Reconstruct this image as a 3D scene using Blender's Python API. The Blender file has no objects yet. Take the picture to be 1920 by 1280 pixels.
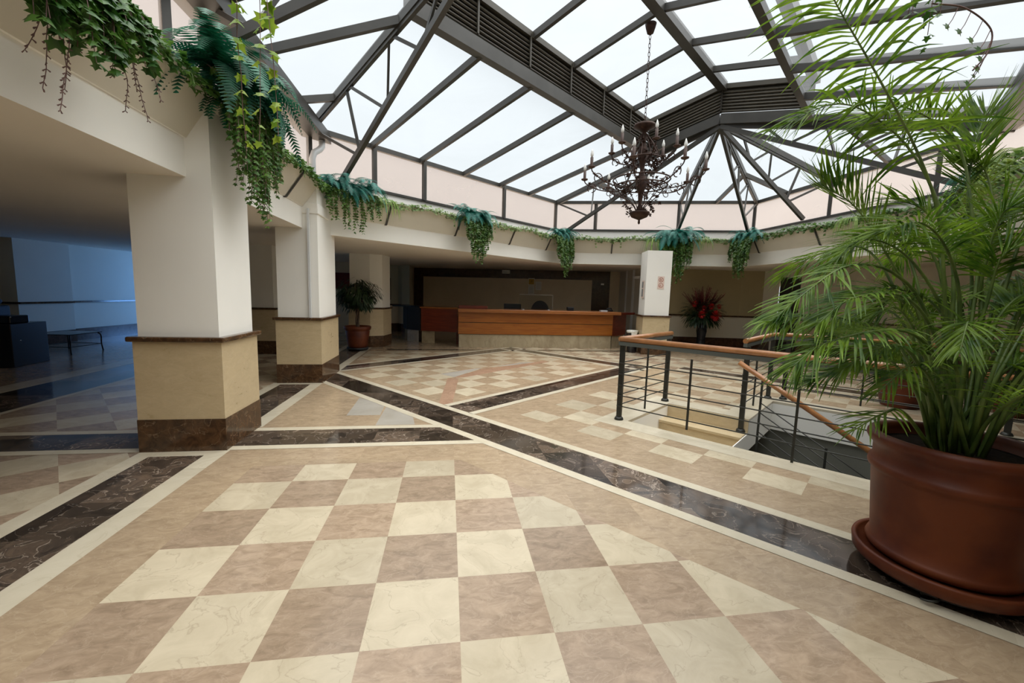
import bpy, bmesh, math, random
from mathutils import Vector, Matrix, noise
PI = math.pi
random.seed(7)
S = bpy.context.scene
COL = S.collection

# ---------------------------------------------------------------- camera
cam_data = bpy.data.cameras.new('camera')
cam = bpy.data.objects.new('camera', cam_data); COL.objects.link(cam)
cam_data.sensor_width = 36.0; cam_data.lens = 14.727; cam_data.clip_start = 0.05
Rv = Vector((0.988454, -0.1489, 0.028063)); Uv = Vector((-0.010715, 0.116053, 0.993185)); Fv = Vector((0.151142, 0.982019, -0.113118))
cam.matrix_world = Matrix(((Rv.x, Uv.x, -Fv.x, -0.0668), (Rv.y, Uv.y, -Fv.y, -1.6651), (Rv.z, Uv.z, -Fv.z, 1.5053), (0, 0, 0, 1)))
S.camera = cam

# ---------------------------------------------------------------- sky, sun, exposure
S.view_settings.view_transform = 'Standard'; S.view_settings.look = 'None'
S.view_settings.gamma = 1.0; S.view_settings.use_curve_mapping = False
S.view_settings.exposure = 0.25
W = bpy.data.worlds.new('overcast_sky'); S.world = W; W.use_nodes = True
wn = W.node_tree.nodes; wl = W.node_tree.links; wn.clear()
wo = wn.new('ShaderNodeOutputWorld'); bg = wn.new('ShaderNodeBackground')
tc = wn.new('ShaderNodeTexCoord'); sp = wn.new('ShaderNodeSeparateXYZ'); cr = wn.new('ShaderNodeValToRGB')
wl.new(tc.outputs['Generated'], sp.inputs[0]); wl.new(sp.outputs['Z'], cr.inputs[0])
# an overcast sky: about three times as bright overhead as near the horizon
cr.color_ramp.elements[0].position = 0.0; cr.color_ramp.elements[0].color = (0.155, 0.165, 0.17, 1)
cr.color_ramp.elements[1].position = 1.0; cr.color_ramp.elements[1].color = (1.0, 1.0, 0.97, 1)
for p_, c_ in ((0.25, (0.178, 0.190, 0.195, 1)), (0.60, (0.205, 0.215, 0.22, 1)), (0.76, (0.75, 0.75, 0.74, 1))):
    e_ = cr.color_ramp.elements.new(p_); e_.color = c_
wl.new(cr.outputs[0], bg.inputs[0]); bg.inputs[1].default_value = 3.6
wl.new(bg.outputs[0], wo.inputs[0])
sun_d = bpy.data.lights.new('cloud_veiled_sun', 'SUN'); sun = bpy.data.objects.new('cloud_veiled_sun', sun_d); COL.objects.link(sun)
sun_d.energy = 2.3; sun_d.angle = math.radians(70); sun_d.color = (1.0, 0.97, 0.91)
sun.rotation_euler = (math.radians(16), math.radians(36), 0)
# daylight entering by the glazed door of the side lounge (cool shade light)
al = bpy.data.lights.new('lounge_door_daylight', 'AREA'); al.shape = 'RECTANGLE'; al.size = 3.0; al.size_y = 2.0
al.energy = 80; al.color = (0.17, 0.43, 1.0)
alo = bpy.data.objects.new('lounge_door_daylight', al); COL.objects.link(alo)
alo.location = (-6.7, 15.9, 1.3); alo.rotation_euler = (math.radians(-90), 0, math.radians(-42)); al.spread = math.radians(110)

# ---------------------------------------------------------------- helpers
A2 = Vector((0.627009, -0.779012)); B2 = Vector((0.779012, 0.627009))   # the building's second grid, turned 38.8 deg
def P(s, t, z=0.0): return Vector((A2.x*s + B2.x*t, A2.y*s + B2.y*t, z))
def ST(x, y): return (A2.x*x + A2.y*y, B2.x*x + B2.y*y)
def link(o): COL.objects.link(o); return o
class MB:
    """collects geometry for ONE mesh object"""
    def __init__(s): s.v = []; s.f = []; s.m = []; s.sm = []
    def poly(s, pts, mi=0, sm=False):
        n = len(s.v); s.v += [tuple(p) for p in pts]; s.f.append(tuple(range(n, n+len(pts)))); s.m.append(mi); s.sm.append(sm)
    def box(s, c, size, rz=0.0, mi=0):
        cx, cy, cz = c; hx, hy, hz = size[0]/2, size[1]/2, size[2]/2
        co, si = math.cos(rz), math.sin(rz); n = len(s.v)
        for dz in (-hz, hz):
            for dx, dy in ((-hx, -hy), (hx, -hy), (hx, hy), (-hx, hy)):
                s.v.append((cx+dx*co-dy*si, cy+dx*si+dy*co, cz+dz))
        for f in ((0, 3, 2, 1), (4, 5, 6, 7), (0, 1, 5, 4), (1, 2, 6, 5), (2, 3, 7, 6), (3, 0, 4, 7)):
            s.f.append(tuple(n+i for i in f)); s.m.append(mi); s.sm.append(False)
    def prism(s, pts2, z0, z1, mi=0, cap=True):
        n = len(s.v); k = len(pts2)
        ar = sum(pts2[i][0]*pts2[(i+1) % k][1]-pts2[(i+1) % k][0]*pts2[i][1] for i in range(k))
        if ar < 0: pts2 = list(reversed(pts2))
        s.v += [(p[0], p[1], z0) for p in pts2]+[(p[0], p[1], z1) for p in pts2]
        for i in range(k):
            j = (i+1) % k; s.f.append((n+i, n+j, n+k+j, n+k+i)); s.m.append(mi); s.sm.append(False)
        if cap:
            s.f.append(tuple(n+k+i for i in range(k))); s.m.append(mi); s.sm.append(False)
            s.f.append(tuple(n+i for i in reversed(range(k)))); s.m.append(mi); s.sm.append(False)
    def bar(s, a, b, w, h, mi=0, up=(0, 0, 1)):
        """rectangular bar from a to b, w across, h in the up direction"""
        a = Vector(a); b = Vector(b); d = (b-a)
        if d.length < 1e-6: return
        d.normalize(); up = Vector(up)
        x = d.cross(up)
        if x.length < 1e-3: x = d.cross(Vector((1, 0, 0)))
        x.normalize(); y = x.cross(d).normalized(); n = len(s.v)
        for q in (a, b):
            for i, j in ((-1, -1), (1, -1), (1, 1), (-1, 1)):
                s.v.append(tuple(q + x*(i*w/2) + y*(j*h/2)))
        for f in ((0, 1, 2, 3), (7, 6, 5, 4), (0, 4, 5, 1), (1, 5, 6, 2), (2, 6, 7, 3), (3, 7, 4, 0)):
            s.f.append(tuple(n+i for i in f)); s.m.append(mi); s.sm.append(False)
    def tube(s, pts, r, k=8, mi=0, cap=True):
        pts = [Vector(p) for p in pts]; n0 = len(s.v); L = len(pts); prev = None
        for i, p in enumerate(pts):
            d = (pts[min(i+1, L-1)]-pts[max(i-1, 0)])
            if d.length < 1e-9: d = Vector((0, 0, 1))
            d.normalize()
            if prev is None:
                x = d.cross(Vector((0, 0, 1)))
                if x.length < 1e-3: x = d.cross(Vector((1, 0, 0)))
            else:
                x = prev - d*prev.dot(d)
                if x.length < 1e-4: x = d.cross(Vector((1, 0, 0.3)))
            x.normalize(); prev = x; y = d.cross(x)
            rr = r[i] if isinstance(r, (list, tuple)) else r
            for q in range(k):
                an = 2*PI*q/k; s.v.append(tuple(p + x*(math.cos(an)*rr) + y*(math.sin(an)*rr)))
        for i in range(L-1):
            for q in range(k):
                a_ = n0+i*k+q; b_ = n0+i*k+(q+1) % k
                s.f.append((a_, b_, b_+k, a_+k)); s.m.append(mi); s.sm.append(k > 5)
        if cap:
            s.f.append(tuple(n0+q for q in reversed(range(k)))); s.m.append(mi); s.sm.append(False)
            s.f.append(tuple(n0+(L-1)*k+q for q in range(k))); s.m.append(mi); s.sm.append(False)
    def lathe(s, prof, c=(0, 0, 0), k=32, mi=0):
        """prof: list of (radius, z)"""
        n0 = len(s.v); L = len(prof)
        for r, z in prof:
            for q in range(k):
                an = 2*PI*q/k; s.v.append((c[0]+r*math.cos(an), c[1]+r*math.sin(an), c[2]+z))
        for i in range(L-1):
            for q in range(k):
                a_ = n0+i*k+q; b_ = n0+i*k+(q+1) % k
                s.f.append((a_, b_, b_+k, a_+k)); s.m.append(mi); s.sm.append(True)
        if prof[0][0] > 1e-4: s.f.append(tuple(n0+q for q in reversed(range(k)))); s.m.append(mi); s.sm.append(False)
        if prof[-1][0] > 1e-4: s.f.append(tuple(n0+(L-1)*k+q for q in range(k))); s.m.append(mi); s.sm.append(False)
    def build(s, name, mats, parent=None, bevel=0.0, attr=None):
        me = bpy.data.meshes.new(name); me.from_pydata(s.v, [], s.f)
        if not isinstance(mats, (list, tuple)): mats = [mats]
        for m in mats: me.materials.append(m)
        me.polygons.foreach_set('material_index', s.m); me.polygons.foreach_set('use_smooth', s.sm)
        if attr is not None:
            at = me.attributes.new('tone', 'FLOAT', 'FACE'); at.data.foreach_set('value', attr)
        me.update()
        o = link(bpy.data.objects.new(name, me))
        if parent is not None:
            o.parent = parent; o.matrix_parent_inverse = parent.matrix_world.inverted() if False else Matrix.Translation(-parent.location)
        if bevel > 0:
            b = o.modifiers.new('bevel', 'BEVEL'); b.width = bevel; b.segments = 2; b.limit_method = 'ANGLE'
        return o
def thing(name, label, cat, loc=(0, 0, 0), group=None):
    o = link(bpy.data.objects.new(name, None)); o.location = loc; o.empty_display_size = 0.1
    return tag(o, label, cat, group)
def tag(o, label, cat, group=None):
    o['label'] = label; o['category'] = cat
    if group: o['group'] = group
    return o
def struct(o): o['kind'] = 'structure'; return o

# ---------------------------------------------------------------- materials
def mat(name, color, rough=0.6, metal=0.0, spec=0.5, noise_amt=0.0, scale=8.0, bump=0.0, coord='Object', color2=None, detail=4.0, dist=0.0):
    m = bpy.data.materials.new(name); m.use_nodes = True; nt = m.node_tree; b = nt.nodes['Principled BSDF']
    b.inputs['Base Color'].default_value = (*color, 1); b.inputs['Roughness'].default_value = rough
    b.inputs['Metallic'].default_value = metal; b.inputs['Specular IOR Level'].default_value = spec
    if noise_amt > 0 or color2 or bump > 0:
        t = nt.nodes.new('ShaderNodeTexCoord'); n = nt.nodes.new('ShaderNodeTexNoise')
        n.inputs['Scale'].default_value = scale; n.inputs['Detail'].default_value = detail; n.inputs['Distortion'].default_value = dist
        nt.links.new(t.outputs[coord], n.inputs['Vector'])
        if noise_amt > 0 or color2:
            r = nt.nodes.new('ShaderNodeValToRGB'); c2 = color2 or tuple(c*(1-noise_amt) for c in color)
            r.color_ramp.elements[0].position = 0.35; r.color_ramp.elements[1].position = 0.65
            r.color_ramp.elements[0].color = (*c2, 1); r.color_ramp.elements[1].color = (*color, 1)
            nt.links.new(n.outputs[0], r.inputs[0]); nt.links.new(r.outputs[0], b.inputs['Base Color'])
        if bump > 0:
            bp = nt.nodes.new('ShaderNodeBump'); bp.inputs['Strength'].default_value = bump; bp.inputs['Distance'].default_value = 0.01
            nt.links.new(n.outputs[0], bp.inputs['Height']); nt.links.new(bp.outputs[0], b.inputs['Normal'])
    return m
def marble(name, c1, c2, vein, scale=2.5, vscale=3.0, vwidth=0.03, vamt=0.6, rough=0.12, tone=0.25, spec=0.5, stretch=(1, 1, 1), coord='Object', vdist=1.4):
    """polished stone: clouded ground of c1/c2, thin veins, each tile of its own tone"""
    m = bpy.data.materials.new(name); m.use_nodes = True; nt = m.node_tree; N = nt.nodes; L = nt.links; b = N['Principled BSDF']
    t = N.new('ShaderNodeTexCoord'); mp = N.new('ShaderNodeMapping'); mp.inputs['Scale'].default_value = stretch
    at = N.new('ShaderNodeAttribute'); at.attribute_name = 'tone'; at.attribute_type = 'GEOMETRY'
    off = N.new('ShaderNodeVectorMath'); off.operation = 'MULTIPLY_ADD'
    off.inputs[1].default_value = (37.0, 23.0, 11.0)
    cmb = N.new('ShaderNodeCombineXYZ')
    for i in range(3): L.new(at.outputs['Fac'], cmb.inputs[i])
    L.new(t.outputs[coord], mp.inputs['Vector']); L.new(cmb.outputs[0], off.inputs[0]); L.new(mp.outputs[0], off.inputs[2])
    n1 = N.new('ShaderNodeTexNoise'); n1.inputs['Scale'].default_value = scale; n1.inputs['Detail'].default_value = 9; n1.inputs['Roughness'].default_value = 0.65; n1.inputs['Distortion'].default_value = 0.9
    L.new(off.outputs[0], n1.inputs['Vector'])
    r1 = N.new('ShaderNodeValToRGB'); r1.color_ramp.elements[0].position = 0.34; r1.color_ramp.elements[1].position = 0.66
    r1.color_ramp.elements[0].color = (*c2, 1); r1.color_ramp.elements[1].color = (*c1, 1); L.new(n1.outputs[0], r1.inputs[0])
    n2 = N.new('ShaderNodeTexNoise'); n2.inputs['Scale'].default_value = vscale; n2.inputs['Detail'].default_value = 5; n2.inputs['Distortion'].default_value = vdist
    L.new(off.outputs[0], n2.inputs['Vector'])
    sb = N.new('ShaderNodeMath'); sb.operation = 'SUBTRACT'; sb.inputs[1].default_value = 0.5; L.new(n2.outputs[0], sb.inputs[0])
    ab = N.new('ShaderNodeMath'); ab.operation = 'ABSOLUTE'; L.new(sb.outputs[0], ab.inputs[0])
    mr = N.new('ShaderNodeMapRange'); mr.inputs['From Max'].default_value = vwidth; mr.inputs['To Min'].default_value = vamt; mr.inputs['To Max'].default_value = 0.0; L.new(ab.outputs[0], mr.inputs['Value'])
    mx = N.new('ShaderNodeMixRGB'); mx.inputs[2].default_value = (*vein, 1); L.new(mr.outputs[0], mx.inputs[0]); L.new(r1.outputs[0], mx.inputs[1])
    hs = N.new('ShaderNodeHueSaturation'); tv = N.new('ShaderNodeMapRange'); tv.inputs['To Min'].default_value = 1-tone/2; tv.inputs['To Max'].default_value = 1+tone/2
    L.new(at.outputs['Fac'], tv.inputs['Value']); L.new(tv.outputs[0], hs.inputs['Value']); L.new(mx.outputs[0], hs.inputs['Color'])
    L.new(hs.outputs[0], b.inputs['Base Color']); b.inputs['Roughness'].default_value = rough; b.inputs['Specular IOR Level'].default_value = spec
    rr = N.new('ShaderNodeMapRange'); rr.inputs['To Min'].default_value = rough*0.7; rr.inputs['To Max'].default_value = rough*1.5; L.new(n1.outputs[0], rr.inputs['Value']); L.new(rr.outputs[0], b.inputs['Roughness'])
    return m
def foliage(name, c1, c2, trans=0.35, rough=0.45):
    m = bpy.data.materials.new(name); m.use_nodes = True; nt = m.node_tree; N = nt.nodes; L = nt.links; b = N['Principled BSDF']; out = N['Material Output']
    t = N.new('ShaderNodeTexCoord'); n = N.new('ShaderNodeTexNoise'); n.inputs['Scale'].default_value = 9; L.new(t.outputs['Object'], n.inputs['Vector'])
    r = N.new('ShaderNodeValToRGB'); r.color_ramp.elements[0].position = 0.35; r.color_ramp.elements[1].position = 0.65
    r.color_ramp.elements[0].color = (*c1, 1); r.color_ramp.elements[1].color = (*c2, 1); L.new(n.outputs[0], r.inputs[0])
    L.new(r.outputs[0], b.inputs['Base Color']); b.inputs['Roughness'].default_value = rough
    tr = N.new('ShaderNodeBsdfTranslucent'); L.new(r.outputs[0], tr.inputs[0])
    mx = N.new('ShaderNodeMixShader'); mx.inputs[0].default_value = trans; L.new(b.outputs[0], mx.inputs[1]); L.new(tr.outputs[0], mx.inputs[2]); L.new(mx.outputs[0], out.inputs[0])
    return m
def glazing(name, tint, cloud, haze, hazecol=(0.8, 0.8, 0.8)):
    """frosted sheet: mostly lets the sky through, with cloudy blotches and some milky scatter"""
    m = bpy.data.materials.new(name); m.use_nodes = True; nt = m.node_tree; N = nt.nodes; L = nt.links; N.clear(); out = N.new('ShaderNodeOutputMaterial')
    t = N.new('ShaderNodeTexCoord'); n = N.new('ShaderNodeTexNoise'); n.inputs['Scale'].default_value = 0.9; n.inputs['Detail'].default_value = 5; n.inputs['Distortion'].default_value = 0.6
    L.new(t.outputs['Object'], n.inputs['Vector'])
    r = N.new('ShaderNodeValToRGB'); r.color_ramp.elements[0].position = 0.3; r.color_ramp.elements[1].position = 0.7
    r.color_ramp.elements[0].color = tuple(c*(1-cloud) for c in tint)+(1,); r.color_ramp.elements[1].color = (*tint, 1); L.new(n.outputs[0], r.inputs[0])
    tp = N.new('ShaderNodeBsdfTransparent'); L.new(r.outputs[0], tp.inputs[0])
    tl = N.new('ShaderNodeBsdfTranslucent'); tl.inputs[0].default_value = (*hazecol, 1)
    mx = N.new('ShaderNodeMixShader'); mx.inputs[0].default_value = haze; L.new(tp.outputs[0], mx.inputs[1]); L.new(tl.outputs[0], mx.inputs[2])
    L.new(mx.outputs[0], out.inputs[0]); return m

M = {}
M['cream'] = marble('cream_marble_tile', (0.53, 0.452, 0.325), (0.44, 0.37, 0.258), (0.27, 0.215, 0.145), 5.0, 5.0, 0.009, 0.38, 0.17, 0.22, vdist=0.5)
M['brown'] = marble('light_brown_marble_tile', (0.395, 0.29, 0.20), (0.255, 0.18, 0.12), (0.46, 0.36, 0.26), 9.0, 8.0, 0.02, 0.3, 0.17, 0.25, stretch=(1, 1.8, 1), vdist=0.7)
M['beige'] = marble('beige_marble_field', (0.42, 0.315, 0.205), (0.30, 0.215, 0.137), (0.50, 0.40, 0.28), 8.0, 7.0, 0.02, 0.3, 0.17, 0.14, stretch=(1, 1.8, 1), vdist=0.7)
M['dark'] = marble('dark_emperador_marble', (0.10, 0.070, 0.049), (0.026, 0.020, 0.016), (0.36, 0.29, 0.23), 6.0, 6.0, 0.012, 0.6, 0.09, 1.45, vdist=0.8)
M['strip'] = marble('cream_marble_strip', (0.60, 0.535, 0.41), (0.53, 0.465, 0.345), (0.4, 0.33, 0.23), 3.0, 3.0, 0.01, 0.25, 0.16, 0.1)
M['salmon'] = marble('salmon_marble_inlay', (0.40, 0.25, 0.165), (0.33, 0.205, 0.135), (0.62, 0.42, 0.3), 4.0, 5.0, 0.02, 0.3, 0.16, 0.1)
M['white'] = marble('grey_white_marble_inlay', (0.43, 0.395, 0.34), (0.36, 0.325, 0.27), (0.4, 0.37, 0.33), 2.0, 2.5, 0.02, 0.4, 0.16, 0.1)
M['dado'] = marble('travertine_dado', (0.60, 0.475, 0.29), (0.52, 0.405, 0.24), (0.66, 0.55, 0.38), 6.0, 7.0, 0.03, 0.25, 0.28, 0.1, stretch=(1, 1, 2.2), vdist=0.5)
M['plinth'] = marble('brown_emperador_plinth', (0.125, 0.062, 0.027), (0.040, 0.020, 0.010), (0.36, 0.25, 0.15), 11.0, 7.0, 0.010, 0.5, 0.14, 0.3, vdist=0.6)
M['plinth_dull'] = marble('dark_red_brown_skirting', (0.10, 0.04, 0.02), (0.04, 0.018, 0.010), (0.2, 0.12, 0.07), 9.0, 6.0, 0.014, 0.5, 0.2, 0.3)
M['kick'] = marble('veined_beige_counter_base', (0.52, 0.43, 0.28), (0.38, 0.30, 0.185), (0.30, 0.23, 0.14), 2.5, 2.0, 0.03, 0.4, 0.2, 0.2, stretch=(1, 1, 0.6))
M['backwall'] = marble('alcove_stone_panel', (0.74, 0.61, 0.42), (0.68, 0.56, 0.38), (0.78, 0.66, 0.48), 1.5, 3.0, 0.02, 0.2, 0.3, 0.1)
M['alcove_frame'] = marble('alcove_brown_stone', (0.10, 0.05, 0.025), (0.055, 0.026, 0.014), (0.17, 0.1, 0.06), 4.0, 3.0, 0.02, 0.3, 0.2, 0.2)
M['plaster'] = mat('white_plaster', (0.87, 0.85, 0.79), 0.75, noise_amt=0.04, scale=1.2)
M['panel'] = mat('greyish_cream_planter_board', (0.66, 0.615, 0.51), 0.7, noise_amt=0.06, scale=1.5)
M['ceil'] = mat('gallery_ceiling_paint', (0.78, 0.71, 0.60), 0.8, noise_amt=0.04, scale=0.8)
M['wall'] = mat('cream_wall_paint', (0.68, 0.62, 0.49), 0.75, noise_amt=0.05, scale=0.9)
M['wall_olive'] = mat('ochre_wall_paint', (0.42, 0.34, 0.19), 0.75, noise_amt=0.08, scale=0.8)
M['steel'] = mat('dark_grey_painted_steel', (0.046, 0.043, 0.037), 0.42, 0.0, 0.5, 0.25, 4.0)
M['louvre'] = mat('brown_grey_louvre', (0.06, 0.052, 0.038), 0.5, 0.0, 0.4, 0.2, 3.0)
M['louvre_back'] = mat('louvre_backing', (0.018, 0.015, 0.011), 0.8)
M['iron'] = mat('black_railing_iron', (0.030, 0.030, 0.024), 0.38, 0.3, 0.5, 0.2, 6.0)
M['railbar'] = mat('blue_grey_rail_flat', (0.10, 0.11, 0.10), 0.35, 0.2)
def wood(name, c1, c2, stretch, rough=0.3, scale=6.0):
    m = bpy.data.materials.new(name); m.use_nodes = True; N = m.node_tree.nodes; L = m.node_tree.links; b = N['Principled BSDF']
    t = N.new('ShaderNodeTexCoord'); mp = N.new('ShaderNodeMapping'); mp.inputs['Scale'].default_value = stretch; n = N.new('ShaderNodeTexNoise')
    n.inputs['Scale'].default_value = scale; n.inputs['Detail'].default_value = 6; n.inputs['Distortion'].default_value = 0.4
    L.new(t.outputs['Object'], mp.inputs[0]); L.new(mp.outputs[0], n.inputs[0]); r = N.new('ShaderNodeValToRGB')
    r.color_ramp.elements[0].position = 0.35; r.color_ramp.elements[1].position = 0.68; r.color_ramp.elements[0].color = (*c2, 1); r.color_ramp.elements[1].color = (*c1, 1)
    L.new(n.outputs[0], r.inputs[0]); L.new(r.outputs[0], b.inputs['Base Color']); b.inputs['Roughness'].default_value = rough; b.inputs['Coat Weight'].default_value = 0.3; b.inputs['Coat Roughness'].default_value = 0.2
    return m
M['handrail'] = wood('varnished_handrail_wood', (0.40, 0.175, 0.062), (0.28, 0.115, 0.038), (1, 1, 1), 0.28, 9)
M['counter_wood'] = wood('honey_veneer', (0.36, 0.115, 0.012), (0.26, 0.072, 0.007), (0.6, 1, 8), 0.32, 4)
M['counter_dark'] = wood('dark_red_veneer', (0.20, 0.032, 0.012), (0.12, 0.018, 0.008), (0.6, 1, 8), 0.35, 4)
M['counter_top'] = wood('counter_top_wood', (0.34, 0.13, 0.04), (0.25, 0.085, 0.025), (0.6, 4, 8), 0.2, 4)
M['terracotta'] = mat('glazed_terracotta', (0.135, 0.032, 0.009), 0.48, 0, 0.3, 0.35, 3.5, 0.05, color2=(0.065, 0.011, 0.004))
M['soil'] = mat('potting_soil', (0.018, 0.011, 0.007), 1.0, 0, 0.1, noise_amt=0.6, scale=40, bump=0.8)
M['pipe'] = mat('white_plastic_pipe', (0.62, 0.63, 0.63), 0.4)
M['rust'] = mat('rusted_chandelier_iron', (0.055, 0.024, 0.014), 0.6, 0.3, 0.4, 0.5, 20)
M['candle'] = mat('brown_candle_sleeve', (0.055, 0.022, 0.012), 0.5)
M['bulb'] = mat('clear_candle_bulb', (0.75, 0.74, 0.70), 0.08, 0, 0.8)
M['black'] = mat('black_fabric', (0.012, 0.012, 0.014), 0.7)
M['blackgloss'] = mat('black_gloss_plastic', (0.010, 0.011, 0.014), 0.25)
M['paper'] = mat('white_paper', (0.82, 0.80, 0.72), 0.8)
M['yellow'] = mat('yellow_notice', (0.55, 0.34, 0.04), 0.7)
M['sticker'] = mat('pale_pink_sticker', (0.74, 0.60, 0.52), 0.6)
M['signred'] = mat('faded_red_print', (0.42, 0.17, 0.12), 0.6)
M['greyprint'] = mat('grey_print', (0.22, 0.22, 0.22), 0.7)
M['green_frame'] = mat('grey_green_board', (0.13, 0.14, 0.10), 0.5)
M['greenwall'] = mat('grey_green_wall', (0.50, 0.51, 0.42), 0.7)
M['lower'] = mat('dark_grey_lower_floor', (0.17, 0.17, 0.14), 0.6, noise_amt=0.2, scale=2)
M['doordark'] = mat('dark_door_wood_and_gap_shade', (0.030, 0.018, 0.010), 0.5)
M['red'] = mat('red_silk_petals', (0.50, 0.012, 0.008), 0.6, noise_amt=0.4, scale=20)
M['darkred'] = mat('dark_red_foliage', (0.16, 0.018, 0.018), 0.6, noise_amt=0.4, scale=20)
M['stem'] = foliage('palm_stem', (0.055, 0.10, 0.018), (0.14, 0.20, 0.04), 0.05)
M['palm'] = foliage('palm_leaflet', (0.035, 0.10, 0.006), (0.19, 0.31, 0.022), 0.45)
M['fern'] = foliage('teal_plastic_fern', (0.008, 0.12, 0.085), (0.02, 0.22, 0.17), 0.25)
M['fern_green'] = foliage('green_plastic_fern', (0.006, 0.075, 0.035), (0.012, 0.15, 0.075), 0.25)
M['ivy'] = foliage('ivy_leaf', (0.035, 0.11, 0.015), (0.13, 0.24, 0.04), 0.35)
M['ivy_pale'] = foliage('variegated_ivy_leaf', (0.10, 0.20, 0.05), (0.34, 0.42, 0.18), 0.35)
M['ivy_bright'] = foliage('bright_grape_ivy_leaf', (0.14, 0.26, 0.02), (0.34, 0.44, 0.05), 0.45)
M['ivy_dark'] = foliage('dark_large_ivy_leaf', (0.02, 0.075, 0.010), (0.07, 0.16, 0.02), 0.3)
M['twig'] = mat('purple_brown_twig', (0.14, 0.075, 0.065), 0.7)
M['grass'] = foliage('hanging_grass', (0.12, 0.24, 0.03), (0.30, 0.42, 0.08), 0.35)
M['ficus'] = foliage('ficus_leaf', (0.008, 0.022, 0.006), (0.02, 0.05, 0.012), 0.1)
M['bark'] = mat('ficus_bark', (0.13, 0.08, 0.05), 0.8, noise_amt=0.4, scale=15)
M['roofglass'] = glazing('frosted_roof_glass', (0.95, 0.975, 1.0), 0.06, 0.10, (0.85, 0.88, 0.9))
M['pinkglass'] = glazing('pink_backed_clerestory_glass', (0.82, 0.71, 0.66), 0.05, 0.25, (0.8, 0.68, 0.62))
M['clearglass'] = glazing('clear_screen', (0.93, 0.95, 0.95), 0.0, 0.02)
M['greywall_glass'] = glazing('blue_tinted_door_glass', (0.5, 0.7, 1.0), 0.0, 0.05)

# ---------------------------------------------------------------- plan of the atrium
# clerestory polygon (s,t): AB, BC, CD, DE, EF, FA
AB = ST(-2.50, 6.52); BC = (-6.70, 9.42); CD = (-2.0, 12.70); DE = (2.32, 9.11); EF = (5.5, -6.0); FA = ST(-2.50, -5.0)
AB = (-6.64, 2.14)
POLY = [AB, BC, CD, DE, EF, FA]
def inset(poly, ds):
    n = len(poly); L = []
    for i in range(n):
        p = Vector(poly[i]); q = Vector(poly[(i+1) % n]); d = (q-p).normalized()
        c = Vector((sum(a[0] for a in poly)/n, sum(a[1] for a in poly)/n)); nn = Vector((-d.y, d.x))
        if (c-p).dot(nn) < 0: nn = -nn
        L.append((p+nn*ds[i], d))
    out = []
    for i in range(n):
        p1, d1 = L[i-1]; p2, d2 = L[i]
        cr_ = d1.x*d2.y-d1.y*d2.x; k = ((p2-p1).x*d2.y-(p2-p1).y*d2.x)/cr_; out.append(tuple(p1+d1*k))
    return out
# sides in order: B, C, D, E, F, A
SOF = inset(POLY, [0.60, 0.70, 0.75, 0.60, 0.55, 0.20])
def W3(q, z): return P(q[0], q[1], z)
ZS = 2.42       # gallery soffit
ZE = 4.29       # eave
ZB = 3.48       # clerestory sill
ZR = 5.25       # ridge (lower beam)
SR = -1.90      # ridge line s
def ZRF(s): return ZR-0.2*abs(s-SR)

# ---------------------------------------------------------------- floor
def clip_half(poly, a, b, c):
    """keep a*x+b*y<=c"""
    out = []; n = len(poly)
    for i in range(n):
        p, q = poly[i], poly[(i+1) % n]; dp = a*p[0]+b*p[1]-c; dq = a*q[0]+b*q[1]-c
        if dp <= 0: out.append(p)
        if (dp < 0 < dq) or (dq < 0 < dp):
            k = dp/(dp-dq); out.append((p[0]+(q[0]-p[0])*k, p[1]+(q[1]-p[1])*k))
    return out
def clip(poly, H):
    for h in H:
        poly = clip_half(poly, *h)
        if len(poly) < 3: return []
    return poly
def xle(v): return (1, 0, v)
def xge(v): return (-1, 0, -v)
def yle(v): return (0, 1, v)
def yge(v): return (0, -1, -v)
def tle(v): return (B2.x, B2.y, v)
def tge(v): return (-B2.x, -B2.y, -v)
def sle(v): return (A2.x, A2.y, v)
def sge(v): return (-A2.x, -A2.y, -v)
FM = ['beige', 'cream', 'brown', 'dark', 'strip', 'salmon', 'white']
FL = MB(); TONE = []
rnd = random.Random(3)
def fl_poly(pts, mi, z=0.0, tone=None):
    if len(pts) < 3: return
    ar = sum(pts[i][0]*pts[(i+1) % len(pts)][1]-pts[(i+1) % len(pts)][0]*pts[i][1] for i in range(len(pts)))
    if abs(ar) < 1e-5: return
    if ar < 0: pts = pts[::-1]
    FL.poly([(p[0], p[1], z) for p in pts], FM.index(mi)); TONE.append(rnd.random() if tone is None else tone)
def xy(s, t): q = P(s, t); return (q.x, q.y)
BIG = [(-16, -7), (20, -7), (20, 20), (-16, 20)]
def cells(H, frame, T, o, fn, z=0.0, rng=70):
    """fill convex region H with square cells of size T; fn(i,j,centre) -> material"""
    reg = clip(BIG, H)
    if not reg: return
    f = (lambda x, y: (x, y)) if frame == 'xy' else ST
    g = (lambda a, b: (a, b)) if frame == 'xy' else xy
    U = [f(*p) for p in reg]
    i0 = math.floor((min(u[0] for u in U)-o[0])/T)-1; i1 = math.ceil((max(u[0] for u in U)-o[0])/T)+1
    j0 = math.floor((min(u[1] for u in U)-o[1])/T)-1; j1 = math.ceil((max(u[1] for u in U)-o[1])/T)+1
    for i in range(i0, i1):
        for j in range(j0, j1):
            c = [g(o[0]+(i+a)*T, o[1]+(j+b)*T) for a, b in ((0, 0), (1, 0), (1, 1), (0, 1))]
            q = clip(c, H)
            if q: fl_poly(q, fn(i, j), z)
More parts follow.
